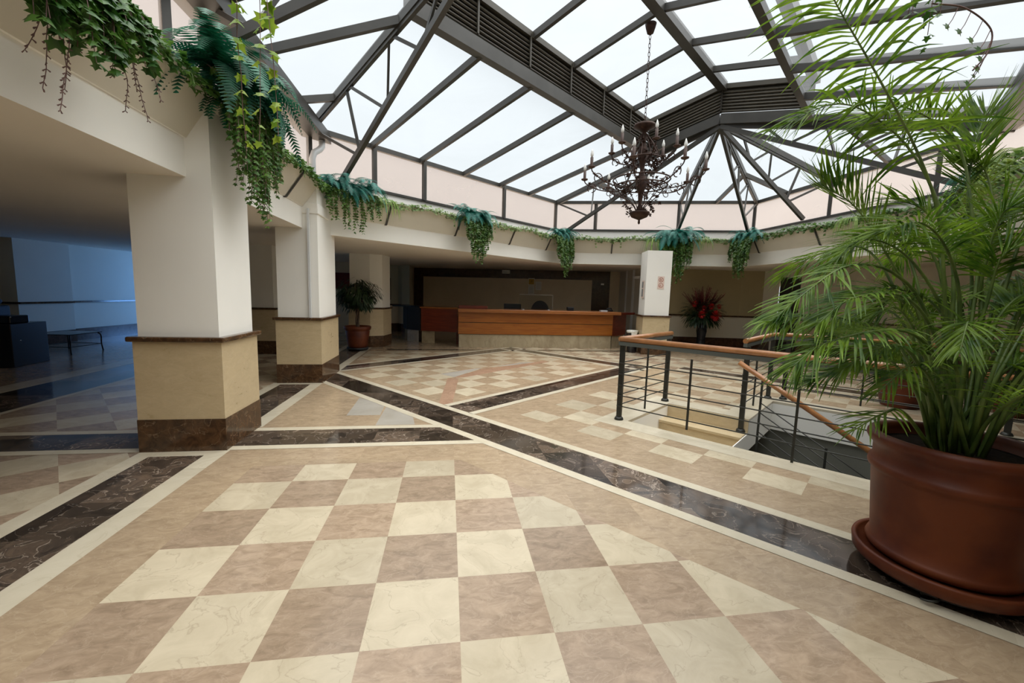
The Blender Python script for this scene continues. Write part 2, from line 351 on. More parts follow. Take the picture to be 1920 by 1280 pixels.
# base slab, leaving the stair opening free
HS0, HS1, HS2, HT0, HT1, HT2 = -1.04, 0.0, 3.7, 3.55, 4.79, 6.17
for H in ([tle(HT0)], [tge(HT0), tle(HT1), sle(HS0)], [tge(HT0), tle(HT1), sge(HS2)], [tge(HT1), tle(HT2), sle(HS1)], [tge(HT1), tle(HT2), sge(HS2)], [tge(HT2)]):
    cells(H, 'st', 3.0, (0, 0), lambda i, j: 'beige', 0.0)
Z1, Z2, Z3, Z4 = 0.0008, 0.0016, 0.0024, 0.0032
def chk(par, a='cream', b='brown'): return lambda i, j: a if (i+j) % 2 == par else b
# near field
N_ = [yle(2.40), tle(1.73), xge(-2.08), xle(10)]
cells(N_, 'xy', 0.42, (0, 0), lambda i, j: 'beige', Z1)
cells([yle(2.0), tle(1.30), xge(-4*0.42), xle(10)], 'xy', 0.42, (0, 0), chk(1), Z2)
# far-left gallery fields
cells([xle(-2.78), xge(-5.05), yle(2.40)], 'st', 0.42, (0.1, 0.1), chk(0), Z1)
cells([xle(-2.78), xge(-5.05), yge(3.04), yle(14)], 'st', 0.42, (0.1, 0.1), chk(0), Z1)
cells([xle(-5.95), yle(14)], 'st', 0.9, (0.1, 0.1), lambda i, j: 'brown', Z1)
cells([xle(-5.05), xge(-5.95)], 'xy', 0.9, (0.05, 0.1), lambda i, j: 'dark', Z2)
cells([xle(-5.0), xge(-5.08)], 'xy', 1.2, (0, 0), lambda i, j: 'strip', Z3)
cells([xle(-5.93), xge(-6.3)], 'xy', 1.2, (0, 0), lambda i, j: 'strip', Z3)
# bands
def band_xy(H, T=0.45): cells(H, 'xy', T, (0.1, 0.13), lambda i, j: 'dark', Z3)
def strip(H, z=Z4): cells(H, 'xy', 2.6, (0.7, 0.3), lambda i, j: 'strip', z)
for y0, y1 in ((-7, 2.28), (3.22, 5.2), (6.5, 13)):
    cells([xge(-2.78), xle(-2.04), yge(y0-0.15), yle(y1+0.12)], 'xy', 2.0, (0, 0), lambda i, j: 'strip', Z2)
    band_xy([xge(-2.64), xle(-2.20), yge(y0), yle(y1)], 0.44)
band_xy([yge(2.50), yle(2.94), xge(-2.08), tle(1.74)]); strip([yge(2.40), yle(2.50), xge(-2.1), tle(1.76)], Z3+0.0004); strip([yge(2.94), yle(3.04), xge(-2.1), tle(1.76)], Z3+0.0004)
band_xy([yge(2.50), yle(2.94), xle(-2.78)]); strip([yge(2.40), yle(2.50), xle(-2.78)]); strip([yge(2.94), yle(3.04), xle(-2.78)])
# triangle west of the diagonal, grey-white repair slabs
T_ = [xge(-2.04), yge(3.04), tle(1.73)]
cells(T_, 'xy', 0.6, (0.1, 0.04), lambda i, j: 'beige', Z1)
for q in ([(-1.28, 4.33), (-0.88, 3.88), (-0.87, 3.46), (-1.26, 3.46)], [(-0.85, 3.86), (-0.47, 3.34), (-0.43, 3.06), (-0.86, 3.06)]): fl_poly(clip(q, T_), 'white', Z2)
# the long diagonal band
D_ = [xge(-2.04), sle(9)]
cells(D_+[tge(1.83), tle(2.25)], 'xy', 0.42, (0.0, 0.0), lambda i, j: 'dark', Z3)
for a, b in ((1.73, 1.83), (2.25, 2.35)): cells(D_+[tge(a), tle(b)], 'st', 1.5, (0.3, 0), lambda i, j: 'strip', Z4)
# diamond of the checkered inlay
cells([tge(2.35), tle(7.15), sge(-6.15), sle(-3.1)], 'st', 0.40, (-3.66, 3.30), lambda i, j: ('beige' if (i in (-7, 1) or j in (-3,)) else ('cream' if (i+j) % 2 == 1 else 'beige')), Z1)
for H in ([sge(-3.0), sle(-2.6)], [sge(-6.65), sle(-6.25)]): cells(H+[tge(2.35), tle(7.55), xge(-2.04)], 'st', 0.6, (0.1, 0.2), lambda i, j: 'dark', Z3)
for a, b in ((-3.1, -3.0), (-2.6, -2.5), (-6.75, -6.65), (-6.25, -6.15)): cells([sge(a), sle(b), tge(2.34), tle(7.6), xge(-2.04)], 'st', 1.5, (0.1, 0.2), lambda i, j: 'strip', Z4)
cells([tge(7.15), tle(7.5), sge(-6.2), sle(-2.6)], 'st', 0.6, (0.1, 0.2), lambda i, j: 'dark', Z3+0.0004)
for a, b in ((7.05, 7.15), (7.5, 7.6)): cells([tge(a), tle(b), sge(-6.7), sle(-2.5)], 'st', 1.5, (0.1, 0.2), lambda i, j: 'strip', Z4)
fl_poly([(-0.20, 6.04), (0.05, 5.74), (0.63, 6.68), (0.42, 6.55)], 'white', Z3)
fl_poly([(0.95, 6.88), (1.30, 7.00), (1.85, 7.38), (1.55, 7.36)], 'white', Z3)
fl_poly([xy(-4.45, 3.50), xy(-4.30, 3.62), xy(-3.10, 2.50), xy(-3.10, 2.36), xy(-3.22, 2.36)], 'salmon', Z2)
fl_poly([(0.02, 5.70), (0.22, 5.72), (2.2, 7.45), (2.1, 7.6), (1.3, 6.98), (0.65, 6.62)], 'salmon', Z2)
# right of the diamond and around the stair
for H in ([tge(2.77), tle(3.27), sge(-2.1), sle(9)], [tge(3.27), tle(5.1), sge(-2.1), sle(-1.35)], [tge(5.1), tle(7.1), sge(-2.1), sle(-0.32)], [tge(7.1), sge(-2.1), sle(3.0)], [tge(6.52), tle(7.1), sge(-0.32), sle(3)]):
    cells(H, 'st', 0.42, (0.0, 3.08), chk(0, 'cream', 'beige'), Z1)
cells([tge(7.6), tle(9.6), sge(-6.7), sle(-2.1)], 'st', 0.42, (0.0, 3.08), chk(0), Z1)
cells([sle(-6.75), tge(3.2), xge(-2.0), yle(9.0)], 'st', 0.42, (0.0, 3.08), chk(0, 'cream', 'beige'), Z1)
# pale slabs framing the stair opening
for H in ([tge(3.27), tle(HT0), sge(-1.35), sle(HS2+0.3)], [tge(HT0), tle(5.1), sge(-1.35), sle(HS0)], [tge(HT1), tle(5.1), sge(HS0), sle(-0.32)], [tge(HT1), tle(6.5), sge(-0.32), sle(HS1)], [tge(HT2), tle(6.5), sge(HS1), sle(HS2+0.3)]):
    cells(H, 'st', 0.8, (0.2, -0.05), lambda i, j: 'strip', Z3)
# dark line in front of the reception, and one towards the right-hand gallery
for H in ([yge(9.25), yle(9.42), xge(-1.6), xle(4.9)], ): cells(H, 'xy', 0.8, (0.2, 0), lambda i, j: 'dark', Z3+0.0006)
cells([tge(7.9), tle(8.25), sge(-2.1), sle(4)], 'st', 0.6, (0.2, 0), lambda i, j: 'dark', Z3)
for a, b in ((7.8, 7.9), (8.25, 8.35)): cells([tge(a), tle(b), sge(-2.1), sle(4)], 'st', 1.5, (0.1, 0.2), lambda i, j: 'strip', Z4)
fo = struct(FL.build('floor', [M[k] for k in FM], attr=TONE))

# slab edges of the stair opening, stairs and the lower storey
m = MB(); zb = -0.43
def vwall(mb, p, q, z0, z1, mi=0): mb.poly([(p[0], p[1], z0), (q[0], q[1], z0), (q[0], q[1], z1), (p[0], p[1], z1)], mi)
HP = [(HS0, HT0), (HS0, HT1), (HS1, HT1), (HS1, HT2), (HS2, HT2), (HS2, HT0)]
for i in range(6):
    p_, q_ = HP[i], HP[(i+1) % 6]; z0 = zb
    if i in (0, 1, 5): z0 = -1.2
    if i == 5: z0 = zb
    vwall(m, xy(*p_), xy(*q_), z0, -0.03)
struct(m.build('trim_1', M['plaster']))
m = MB()
for i in range(6):
    p_, q_ = HP[i], HP[(i+1) % 6]
    vwall(m, xy(*p_), xy(*q_), -0.03, 0.0)
struct(m.build('trim_2', M['strip']))
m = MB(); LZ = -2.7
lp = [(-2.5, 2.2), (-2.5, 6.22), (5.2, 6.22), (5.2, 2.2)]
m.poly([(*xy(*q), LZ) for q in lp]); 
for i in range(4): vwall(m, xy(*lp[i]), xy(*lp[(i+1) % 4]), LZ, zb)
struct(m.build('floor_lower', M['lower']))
st_ = thing('staircase', 'beige stone steps going down through the opening behind the railing', 'stairs', P(-0.5, 4.6, -0.4))
def step(s0, s1, t0, t1, ztop, hgt, nose=(0, -1), name='step', mt='dado'):
    m = MB(); q = [xy(s0, t0), xy(s1, t0), xy(s1, t1), xy(s0, t1)]
    m.prism(q, ztop-hgt, ztop-0.03); o = m.build(name, M[mt], st_)
    m = MB(); n = 0.02; q = [xy(s0, t0-n), xy(s1+(0.02 if nose[0] else 0), t0-n), xy(s1+(0.02 if nose[0] else 0), t1), xy(s0, t1)]
    m.prism(q, ztop-0.03, ztop); m.build('tread', M['dado'] if mt != 'lower' else M['lower'], o)
m = MB(); m.prism([xy(HS0, HT1-0.004), xy(HS1, HT1-0.004), xy(HS1, HT1-0.02), xy(HS0, HT1-0.02)], -0.17, -0.005); m.build('riser', M['dado'], st_)
step(HS0, HS1-0.01, 4.50, HT1-0.02, -0.17, 0.30)
step(HS0, HS1-0.01, 4.19, 4.50, -0.34, 0.30)
step(HS0, HS1-0.01, HT0+0.02, 4.19, -0.51, 0.30)
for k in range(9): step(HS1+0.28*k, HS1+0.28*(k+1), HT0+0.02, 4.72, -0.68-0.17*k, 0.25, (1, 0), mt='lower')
m = MB(); m.prism([xy(HS1-0.01, 4.05), xy(HS1+0.0, 4.05), xy(HS1+0.0, HT1), xy(HS1-0.01, HT1)], -0.9, -0.19); m.build('side_panel', M['plaster'], st_)

# ---------------------------------------------------------------- gallery soffit, fascia, planters
def ring(mb, pa, pb, za, zb_, mi=0):
    n = len(pa)
    for i in range(n):
        j = (i+1) % n; mb.poly([W3(pa[i], za), W3(pa[j], za), W3(pb[j], zb_), W3(pb[i], zb_)], mi)
OUTER = [(c[0]*1.0, c[1]) for c in POLY]
cc = Vector((-1.9, 5.6)); OUTP = [tuple(cc+(Vector(q)-cc)*3.6) for q in POLY]
m = MB(); ring(m, SOF, OUTP, ZS, ZS); struct(m.build('ceiling', M['ceil']))
ZPB = 2.74      # foot of the inclined planter board
LEDGE = inset(POLY, [0.33, 0.35, 0.38, 0.33, 0.3, 0.10])
m = MB(); ring(m, SOF, SOF, ZS, ZPB); ring(m, SOF, inset(POLY, [0.62, 0.72, 0.77, 0.62, 0.57, 0.22]), ZPB, ZPB)
struct(m.build('trim_3', M['plaster']))
# parapet strip between ledge and clerestory sill, and its ledge
m = MB(); ring(m, POLY, POLY, 3.0, ZB); struct(m.build('trim_4', M['plaster']))
SIDE = ['left', 'back left', 'back', 'back right', 'right', 'near']
BOARD_LBL = {0: 'inclined cream planter board over the reception on the back left side', 1: 'inclined cream planter board at the back above the white pillar with signs', 2: 'inclined cream planter board at the back right, behind the tall palm',
             3: 'inclined planter board on the right-hand side behind the palm', 4: 'planter board on the near side overhead', 5: 'inclined cream planter board along the left, above the two big square pillars'}
TOPO = [0.22, 0.22, 0.22, 0.22, 0.22, 0.26]
PT = inset(POLY, [0.60+0.22, 0.70+0.22, 0.75+0.22, 0.60+0.22, 0.55+0.2, 0.20+0.28])
PB = inset(POLY, [0.62, 0.72, 0.77, 0.62, 0.57, 0.22])
ZPT = 3.12
PT_I = inset(POLY, [0.78, 0.88, 0.93, 0.78, 0.71, 0.44])
for i in range(6):
    j = (i+1) % 6
    t = thing('planter_box', BOARD_LBL[i], 'planter', W3(PB[i], ZPB))
    m = MB()
    m.poly([W3(PB[i], ZPB), W3(PB[j], ZPB), W3(PT[j], ZPT), W3(PT[i], ZPT)])
    m.poly([W3(PT[i], ZPT), W3(PT[j], ZPT), W3(PT_I[j], ZPT), W3(PT_I[i], ZPT)])
    m.poly([W3(PT_I[i], ZPT), W3(PT_I[j], ZPT), W3(PT_I[j], 3.08), W3(PT_I[i], 3.08)])
    m.build('board', M['panel'], t)
    m = MB(); m.poly([W3(PT_I[i], 3.08), W3(PT_I[j], 3.08), W3(POLY[j], 3.08), W3(POLY[i], 3.08)]); m.build('soil', M['soil'], t)
    if i == 4: continue
    a = Vector(PB[i]); b = Vector(PB[j]); c = Vector(PT[i]); d = Vector(PT[j]); L_ = (b-a).length
    fr = {0: (0.17, 0.42, 0.68, 0.9), 1: (0.28, 0.72), 2: (0.12, 0.5, 0.85), 3: (0.12, 0.25, 0.6), 5: ((4.62-P(*PT[5]).y)/(P(*PT[0]).y-P(*PT[5]).y),)}[i]
    for k in fr:
        tq = c.lerp(d, k); ab_ = (b-a).normalized(); bq = a+ab_*((tq-a).dot(ab_))
        m = MB(); p0 = W3(bq, ZPB-0.01); p1 = W3(tq, ZPT-0.02)
        nn = Vector((-ab_.y, ab_.x)); nn = nn if (Vector((cc.x, cc.y))-bq).dot(nn) > 0 else -nn; nn.normalize(); off = P(nn.x, nn.y)*0.012
        m.bar(p0+off, p1+off, 0.035, 0.012, up=(P(nn.x, nn.y))); m.bar(p0+off, p0-off*2.5, 0.035, 0.012)
        m.build('bracket', M['steel'], t)

# ---------------------------------------------------------------- clerestory glazing and roof
def frame_bar(name, a, b, w, h, parent, mt='steel', up=(0, 0, 1)):
    m = MB(); m.bar(a, b, w, h, up=up); return m.build(name, M[mt], parent)
def lerp3(a, b, k): return a+(b-a)*k
CL_POSTS = {0: [(-6.61, 3.35), (-6.62, 4.54), (-6.66, 7.1), (-6.69, 9.40)], 1: [(-5.72, 10.12), (-3.75, 11.50), (-2.03, 12.66)], 2: [(-0.13, 11.15), (1.55, 9.76)], 3: [(2.4, 7.4), (2.6, 5)], 5: [ST(-2.5, 3.22), ST(-2.5, 2.64), ST(-2.5, 5.0), (-6.6, 2.10)]}
nwin = 0
for i in (0, 1, 2, 3, 5):
    j = (i+1) % 6; nwin += 1
    m = MB(); p0 = W3(POLY[i], ZB); p1 = W3(POLY[j], ZB); q1 = W3(POLY[j], ZE); q0 = W3(POLY[i], ZE); m.poly([p0, p1, q1, q0])
    w = struct(m.build('window_%d' % nwin, M['pinkglass']))
    frame_bar('sill_bar', p0, p1, 0.07, 0.045, w); frame_bar('head_bar', q0, q1, 0.09, 0.09, w)
    for s_, t_ in CL_POSTS[i]:
        frame_bar('post', P(s_, t_, ZB), P(s_, t_, ZE), 0.075, 0.075, w, up=P(B2.x*0+1, 0))
# near side stays plastered
m = MB(); m.poly([W3(POLY[4], ZB), W3(POLY[5], ZB), W3(POLY[5], ZE), W3(POLY[4], ZE)]); struct(m.build('trim_5', M['plaster']))
V1 = P(-3.52, 2.05, ZRF(-3.52)); V2 = P(-3.52, 8.73, ZRF(-3.52)); V3 = P(SR, 8.73, ZR); V4 = P(-0.28, 8.73, ZRF(-0.28)); V3N = P(SR, 2.05, ZR); V4N = P(-0.28, 2.05, ZRF(-0.28))
eAB, eBC, eCD, eDE, eEF, eFA = [W3(q, ZE) for q in POLY]
eEF = P(2.60, -6.0, ZE)
m = MB(); m.poly([W3(POLY[3], ZE+0.01), W3(POLY[4], ZE+0.01), eEF]); struct(m.build('ceiling_strip', M['plaster']))
LH = 0.70
up = Vector((0, 0, LH))
ROOF = [('left slope', [[eAB, eBC, V2, V1], [eBC, V3, V2], [eAB, V1, V3N]]), ('back left', [[eBC, eCD, V3]]), ('back right', [[eCD, eDE, V3]]), ('right slope', [[eDE, eEF, V4N, V4], [eDE, V4, V3], [eEF, V3N, V4N]]),
        ('near left', [[eFA, eAB, V3N]]), ('near right', [[eEF, eFA, V3N]]), ('lantern left', [[V1+up, V2+up, V3+up, V3N+up]]), ('lantern right', [[V3N+up, V3+up, V4+up, V4N+up]])]
RW = {}
for nm, fs in ROOF:
    nwin += 1; m = MB()
    for f_ in fs: m.poly([p+Vector((0, 0, 0.055)) for p in f_])
    RW[nm] = struct(m.build('window_%d' % nwin, M['roofglass']))
def rafter(nm, a, b, w=0.065, h=0.10): return frame_bar('glazing_bar', a, b, w, h, RW[nm])
TB = [3.30, 4.45, 5.68, 6.92, 8.10]
for t_ in TB+[]: rafter('left slope', P(-6.64, t_, ZE), P(-3.52, t_, ZRF(-3.52)))
for t_ in (3.2, 4.4, 5.55, 6.72, 7.85): rafter('lantern left', P(-3.52, t_, ZRF(-3.52)+LH), P(SR, t_, ZR+LH)); rafter('lantern right', P(SR, t_, ZR+LH), P(-0.28, t_, ZRF(-0.28)+LH))
for t_ in (4.25, 5.38, 6.5, 7.62, 8.73): rafter('right slope', P(-0.28, t_, ZRF(-0.28)), P(2.45, t_, ZRF(2.45)), 0.075, 0.11)
rafter('right slope', P(-0.28, 3.1, ZRF(-0.28)), P(2.55, 3.1, ZRF(2.55)))
# jack rafters of the pointed end and of the near left slope
rafter('left slope', eBC, V3, 0.07, 0.11)
mc = P(-3.75, 11.50, ZE); md = P(-0.13, 11.15, ZE)
rafter('back left', mc, V3, 0.07, 0.11); rafter('back left', P(-4.81, 10.72, ZE), lerp3(eBC, V3, 0.33)); rafter('back left', P(-2.91, 12.05, ZE), lerp3(eCD, V3, 0.42))
rafter('back left', eCD, V3, 0.08, 0.12)
rafter('back right', md, V3, 0.07, 0.11); rafter('back right', P(-1.14, 12.0, ZE), lerp3(eCD, V3, 0.42)); rafter('back right', P(0.87, 10.33, ZE), lerp3(eDE, V3, 0.50)); rafter('back right', eDE, V3, 0.07, 0.11)
rafter('near left', eAB, V3N, 0.08, 0.12)
mn1 = Vector((-2.5, 5.45, ZE)); mn2 = Vector((-2.5, 4.2, ZE)); mn3 = Vector((-2.5, 2.7, ZE)); mn4 = Vector((-2.5, 0.4, ZE)); mn5 = Vector((-2.5, -2.0, ZE))
rafter('near left', mn1, lerp3(eAB, V3N, 0.22)); rafter('near left', mn2, lerp3(eAB, V3N, 0.62)); rafter('near left', mn3, V3N); rafter('near left', mn4, lerp3(eFA, V3N, 0.62)); rafter('near left', mn5, lerp3(eFA, V3N, 0.38)); rafter('near left', eFA, V3N, 0.08, 0.12)
for k_ in (0.25, 0.5, 0.75): rafter('near right', lerp3(eEF, eFA, k_), V3N)
rafter('near right', eEF, V3N, 0.08, 0.12)

def beam(name, label, a, b, w, h, up=(0, 0, 1), cat='beam', mt='steel', group=None):
    m = MB(); m.bar(a, b, w, h, up=up); o = m.build(name, M[mt]); return tag(o, label, cat, group)
beam('ridge_beam', 'dark steel ridge beam of the raised skylight, the chandelier hangs from it', V3N+up, V3+up, 0.16, 0.17)
beam('roof_beam', 'dark steel top beam on the right edge of the raised skylight', V4N+up, V4+up, 0.16, 0.20)
# louvred sides of the lantern
def louvre(label, a, b, h, posts, bh=0.2):
    t = thing('louvre_band', label, 'louvre', (a+b)/2)
    d = (b-a).normalized(); n = Vector((-d.y, d.x, 0)); ins = P(SR, 6.5, 0)-Vector(((a+b).x/2, (a+b).y/2, 0))
    if n.dot(ins) < 0: n = -n
    n.normalize(); z = Vector((0, 0, 1))
    m = MB(); m.bar(a+z*(bh/2-0.05), b+z*(bh/2-0.05), 0.14, bh); m.build('lower_beam', M['steel'], t)
    m = MB(); m.bar(a+z*(h), b+z*(h), 0.12, 0.09); m.build('upper_beam', M['louvre'], t)
    m = MB(); m.poly([a+z*bh-n*0.05, b+z*bh-n*0.05, b+z*h-n*0.05, a+z*h-n*0.05]); m.build('backing', M['louvre_back'], t)
    m = MB(); ns = 7
    for k in range(ns):
        zz = bh+(h-bh-0.06)*(k+0.35)/ns
        m.bar(a+z*zz+n*0.01, b+z*zz+n*0.01, 0.07, 0.022, up=z*0.6+n*0.8)
    m.build('slats', M['louvre'], t)
    for k in posts:
        p = lerp3(a, b, k); m = MB(); m.bar(p+z*bh+n*0.05, p+z*h+n*0.05, 0.03, 0.02, up=n); m.build('cover_strip', M['louvre'], t)
louvre('long slatted side band of the raised skylight, from top left to the chandelier', V1, V2, LH, (0.0, 0.17, 0.34, 0.51, 0.68, 0.85, 1.0))
louvre('short slatted end band of the raised skylight right behind the chandelier', V2, V3, LH, (1.0,))
louvre('short slatted end band right of the skylight peak, partly behind the palm', V3, V4, LH, (0.0, 1.0))
m = MB(); m.poly([V4, V4N, V4N+up, V4+up]); struct(m.build('window_20', M['roofglass']))
beam('roof_beam', 'dark steel lower beam on the right side of the raised skylight', V4N, V4, 0.1, 0.12)

# trusses
def truss(label, e, foot, apex, webs):
    t = thing('roof_truss', label, 'truss', foot, 'lattice trusses from the ledge to the skylight')
    a = apex-Vector((0, 0, 0.09)); e2 = e-Vector((0, 0, 0.06)); top = lambda k: lerp3(e2, a, k); bot = lambda k: lerp3(foot, a, k)
    m = MB(); m.bar(e2, a, 0.05, 0.06); m.build('top_chord', M['steel'], t)
    m = MB(); m.bar(foot, a, 0.065, 0.085); m.build('bottom_chord', M['steel'], t)
    for k0, k1 in webs:
        m = MB(); m.bar(top(k0), bot(k1), 0.03, 0.045); m.build('web', M['steel'], t)
WB = ((0.02, 0.2), (0.30, 0.22), (0.32, 0.42), (0.56, 0.44), (0.58, 0.64), (0.80, 0.66))
FT = inset(POLY, [0.55]*6)
def foot(q, z=3.2): return P(q[0], q[1], z)
truss('steel lattice truss rising from the left corner above the second square pillar', eAB, foot((-6.0, 2.30), 3.2), V3N, WB)
truss('steel lattice truss rising from the back left corner behind the chandelier', eBC, foot((-6.05, 9.0), 3.3), V3, WB)
truss('steel lattice truss rising straight up from the ledge above the white pillar with signs', mc, foot((-3.55, 10.9), 3.3), V3, WB)
truss('steel lattice truss under the far point of the roof', eCD, foot((-1.95, 11.9), 3.3), V3, WB)
truss('steel lattice truss rising left from the back right ledge, just left of the palm tips', md, foot((-0.55, 10.7), 3.4), V3, WB)
truss('steel lattice truss mostly behind the palm at the right', eDE, foot((1.75, 8.55), 3.4), V3, WB)
truss('steel lattice truss from the left ledge near the big fern, running to the upper right', Vector((-2.5, 3.25, ZE)), Vector((-2.40, 2.62, 3.42)), V3N, WB)
# gutter boxes
def gutter(label, pts, z0, z1):
    m = MB(); m.prism([(p[0], p[1]) for p in pts], z0, z1); tag(m.build('gutter_box', M['steel']), label, 'gutter')
gutter('dark sheet steel gutter box under the left edge of the roof', [(-2.62, -5.0), (-2.22, -5.0), (-2.22, 6.78), (-2.62, 6.44)], 4.12, 4.30)
q = [P(2.32, 9.15), P(2.05, 9.35), P(2.3, -5.8), P(2.7, -5.8)]
gutter('dark sheet steel gutter box under the right edge of the roof, at the far right', q, 4.22, 4.46)
m = MB(); X_, Y_ = -2.36, 6.52
m.tube([(-2.33, 6.60, 4.12), (-2.33, 6.60, 4.02), (-2.36, 6.55, 3.95), (-2.42, 6.44, 3.86), (-2.44, 6.40, 3.75), (-2.44, 6.40, 3.05)], 0.055, 12)
tag(m.build('drainpipe', M['pipe']), 'white plastic drainpipe bending down from the left gutter corner', 'pipe')

# ---------------------------------------------------------------- pillars and walls
def grow(poly, g):
    n = len(poly); c = Vector((sum(p[0] for p in poly)/n, sum(p[1] for p in poly)/n))
    return inset(poly, [-g]*n)
def pillar(label, poly, ztop, plz=0.30, dz=1.0, rail=0.045, shin=0.012):
    c = (sum(p[0] for p in poly)/len(poly), sum(p[1] for p in poly)/len(poly))
    t = thing('pillar', label, 'pillar', (c[0], c[1], 0))
    m = MB(); m.prism(inset(poly, [0.03]*len(poly)), dz, ztop); m.build('shaft', M['plaster'], t)
    m = MB(); m.prism(poly, plz, dz); m.build('stone_cladding', M['dado'], t)
    m = MB(); m.prism(grow(poly, 0.005), 0, plz); m.build('plinth', M['plinth'], t)
    m = MB(); m.prism(grow(poly, 0.035), dz, dz+rail); m.build('rail_moulding', M['plinth'], t, bevel=0.012)
    return t
pillar('big square white pillar with stone base, nearest on the left', [(-2.78, 2.40), (-2.07, 2.40), (-2.07, 3.11), (-2.78, 3.11)], 3.10)
pillar('square white pillar behind the nearest one, with the drainpipe running down to it', [(-2.72, 5.31), (-2.05, 5.31), (-2.05, 6.36), (-2.72, 6.36)], 3.06)
pillar('faceted cream pillar behind the potted tree, left of the reception desk', [(-2.62, 9.72), (-2.08, 9.70), (-1.77, 9.84), (-1.64, 10.42), (-1.9, 10.8), (-2.62, 10.8)], ZS+0.01)
pillar('white pillar with small sign stickers, right of the reception desk', [(5.0, 8.72), (5.68, 8.58), (5.82, 9.3), (5.15, 9.42)], 2.72)
pillar('dim pillar seen in the gap between the two big left pillars', [(-4.5, 8.4), (-3.9, 8.4), (-3.9, 9.0), (-4.5, 9.0)], ZS+0.01)
# white conduit on second pillar
m = MB(); m.box((-2.20, 5.30, 1.86), (0.03, 0.03, 1.7)); tag(m.build('conduit', M['pipe']), 'thin white conduit running down the front of the second square pillar', 'pipe')
m = MB(); m.box((-2.22, 5.62, 2.72), (0.32, 0.6, 0.16)); tag(m.build('junction_box', M['plaster'], bevel=0.01), 'white boxed-in cover at the head of the second square pillar', 'cover')

def dadowall(name, pts, z1=ZS+0.01, up='wall', low='wall', plz=0.30, pl='plinth_dull', rail=True, dz=0.99, t=0.0):
    """wall along a polyline: upper paint, lower cladding, moulding and skirting"""
    m = MB()
    for a, b in zip(pts[:-1], pts[1:]):
        vwall(m, a, b, dz, z1, 0); vwall(m, a, b, plz, dz, 1)
    w = struct(m.build(name, [M[up], M[low]]))
    mid = Vector((1.0, 5.0))
    m = MB(); m2 = MB()
    for a, b in zip(pts[:-1], pts[1:]):
        av = Vector((*a, 0)); bv = Vector((*b, 0)); d = (bv-av).normalized(); n = Vector((-d.y, d.x, 0))
        if n.dot(Vector((mid.x, mid.y, 0))-av) < 0: n = -n
        if rail: m.bar(av+n*0.02+Vector((0, 0, dz)), bv+n*0.02+Vector((0, 0, dz)), 0.05, 0.045)
        m2.bar(av+n*0.01+Vector((0, 0, plz/2)), bv+n*0.01+Vector((0, 0, plz/2)), 0.03, plz)
    if rail: m.build('rail_moulding', M['plinth'], w)
    m2.build('skirting', M[pl], w)
    return w
dadowall('wall_left', [(-9.9, -6.5), (-9.9, 9.25), (-9.55, 9.25), (-9.40, 10.45), (-9.55, 10.47), (-9.25, 13.2), (-9.45, 13.2), (-9.4, 16.2)], low='wall')
m = MB()
for a, b, z0, z1 in (((-9.4, 16.2), (-8.1, 16.2), 0, ZS), ((-5.0, 16.2), (-3.1, 16.2), 0, ZS), ((-8.1, 16.2), (-5.0, 16.2), 2.1, ZS), ((-3.1, 16.2), (-3.1, 13.8), 0, ZS)): vwall(m, a, b, z0, z1)
struct(m.build('wall_back_left', M['wall']))
m = MB(); vwall(m, (-8.1, 16.2), (-5.0, 16.2), 0.0, 2.1); d = struct(m.build('door_1', M['greywall_glass']))
for x in (-8.1, -6.55, -5.0): frame_bar('door_frame', Vector((x, 16.2, 0)), Vector((x, 16.2, 2.1)), 0.07, 0.07, d, up=(1, 0, 0))
# notice nook left of the desk, and the alcove
dadowall('wall_nook', [(-3.1, 13.8), (-1.9, 14.35), (-1.75, 14.1), (-1.45, 13.9)], up='greenwall', low='wall')
m = MB(); aa = (-1.45, 15.5); bb = (6.2, 13.25)
L0 = Vector((*aa, 0)); L1 = Vector((*bb, 0)); dd = (L1-L0).normalized(); nn = Vector((dd.y, -dd.x, 0))
vwall(m, aa, bb, 0, ZS, 0)
struct(m.build('wall_back', [M['backwall']]))
m = MB(); vwall(m, (-1.45, 13.9), aa, 0, ZS); struct(m.build('wall_alcove_left', M['wall']))
m = MB(); vwall(m, bb, (6.0, 10.9), 0, ZS); struct(m.build('wall_alcove_right', M['wall']))
m = MB(); o_ = nn*0.02
def wrect(mb, u0, u1, z0, z1, off=0.02, mi=0):
    p0 = L0+dd*u0+nn*off; p1 = L0+dd*u1+nn*off; mb.poly([(p0.x, p0.y, z0), (p1.x, p1.y, z0), (p1.x, p1.y, z1), (p0.x, p0.y, z1)], mi)
LW = (L1-L0).length
wrect(m, 0.03, LW-0.35, 2.09, ZS); wrect(m, 0.03, 0.42, 0, 2.09); wrect(m, LW-1.0, LW-0.35, 0, 2.09)
struct(m.build('trim_6', M['alcove_frame']))
m = MB(); m.box((6.08, 11.75, 1.25), (0.05, 0.16, 2.4), 0.02); m.box((6.1, 12.4, 1.25), (0.04, 0.06, 2.4)); struct(m.build('trim_7', M['plaster']))
dadowall('wall_right_back', [(6.0, 10.9), (9.0, 10.38), (9.25, 10.30), (9.62, 10.15)], up='wall_olive', low='wall')
dadowall('wall_right_door', [(9.62, 10.15), (9.80, 9.93)], up='wall', low='wall')
m = MB()
for a, b, z0, z1 in (((9.80, 9.93), (9.86, 9.80), 0, ZS), ((10.15, 8.98), (10.2, 8.85), 0, ZS), ((9.86, 9.80), (10.15, 8.98), 2.22, ZS)): vwall(m, a, b, z0, z1)
struct(m.build('wall_door_side', M['wall']))
m = MB(); m.prism([(9.90, 9.82), (10.19, 9.0), (10.25, 9.02), (9.96, 9.84)], 0, 2.22); dr = struct(m.build('door_2', M['doordark']))
m = MB(); m.box((10.12, 9.12, 1.05), (0.1, 0.03, 0.02)); m.build('door_handle', M['pipe'], dr)
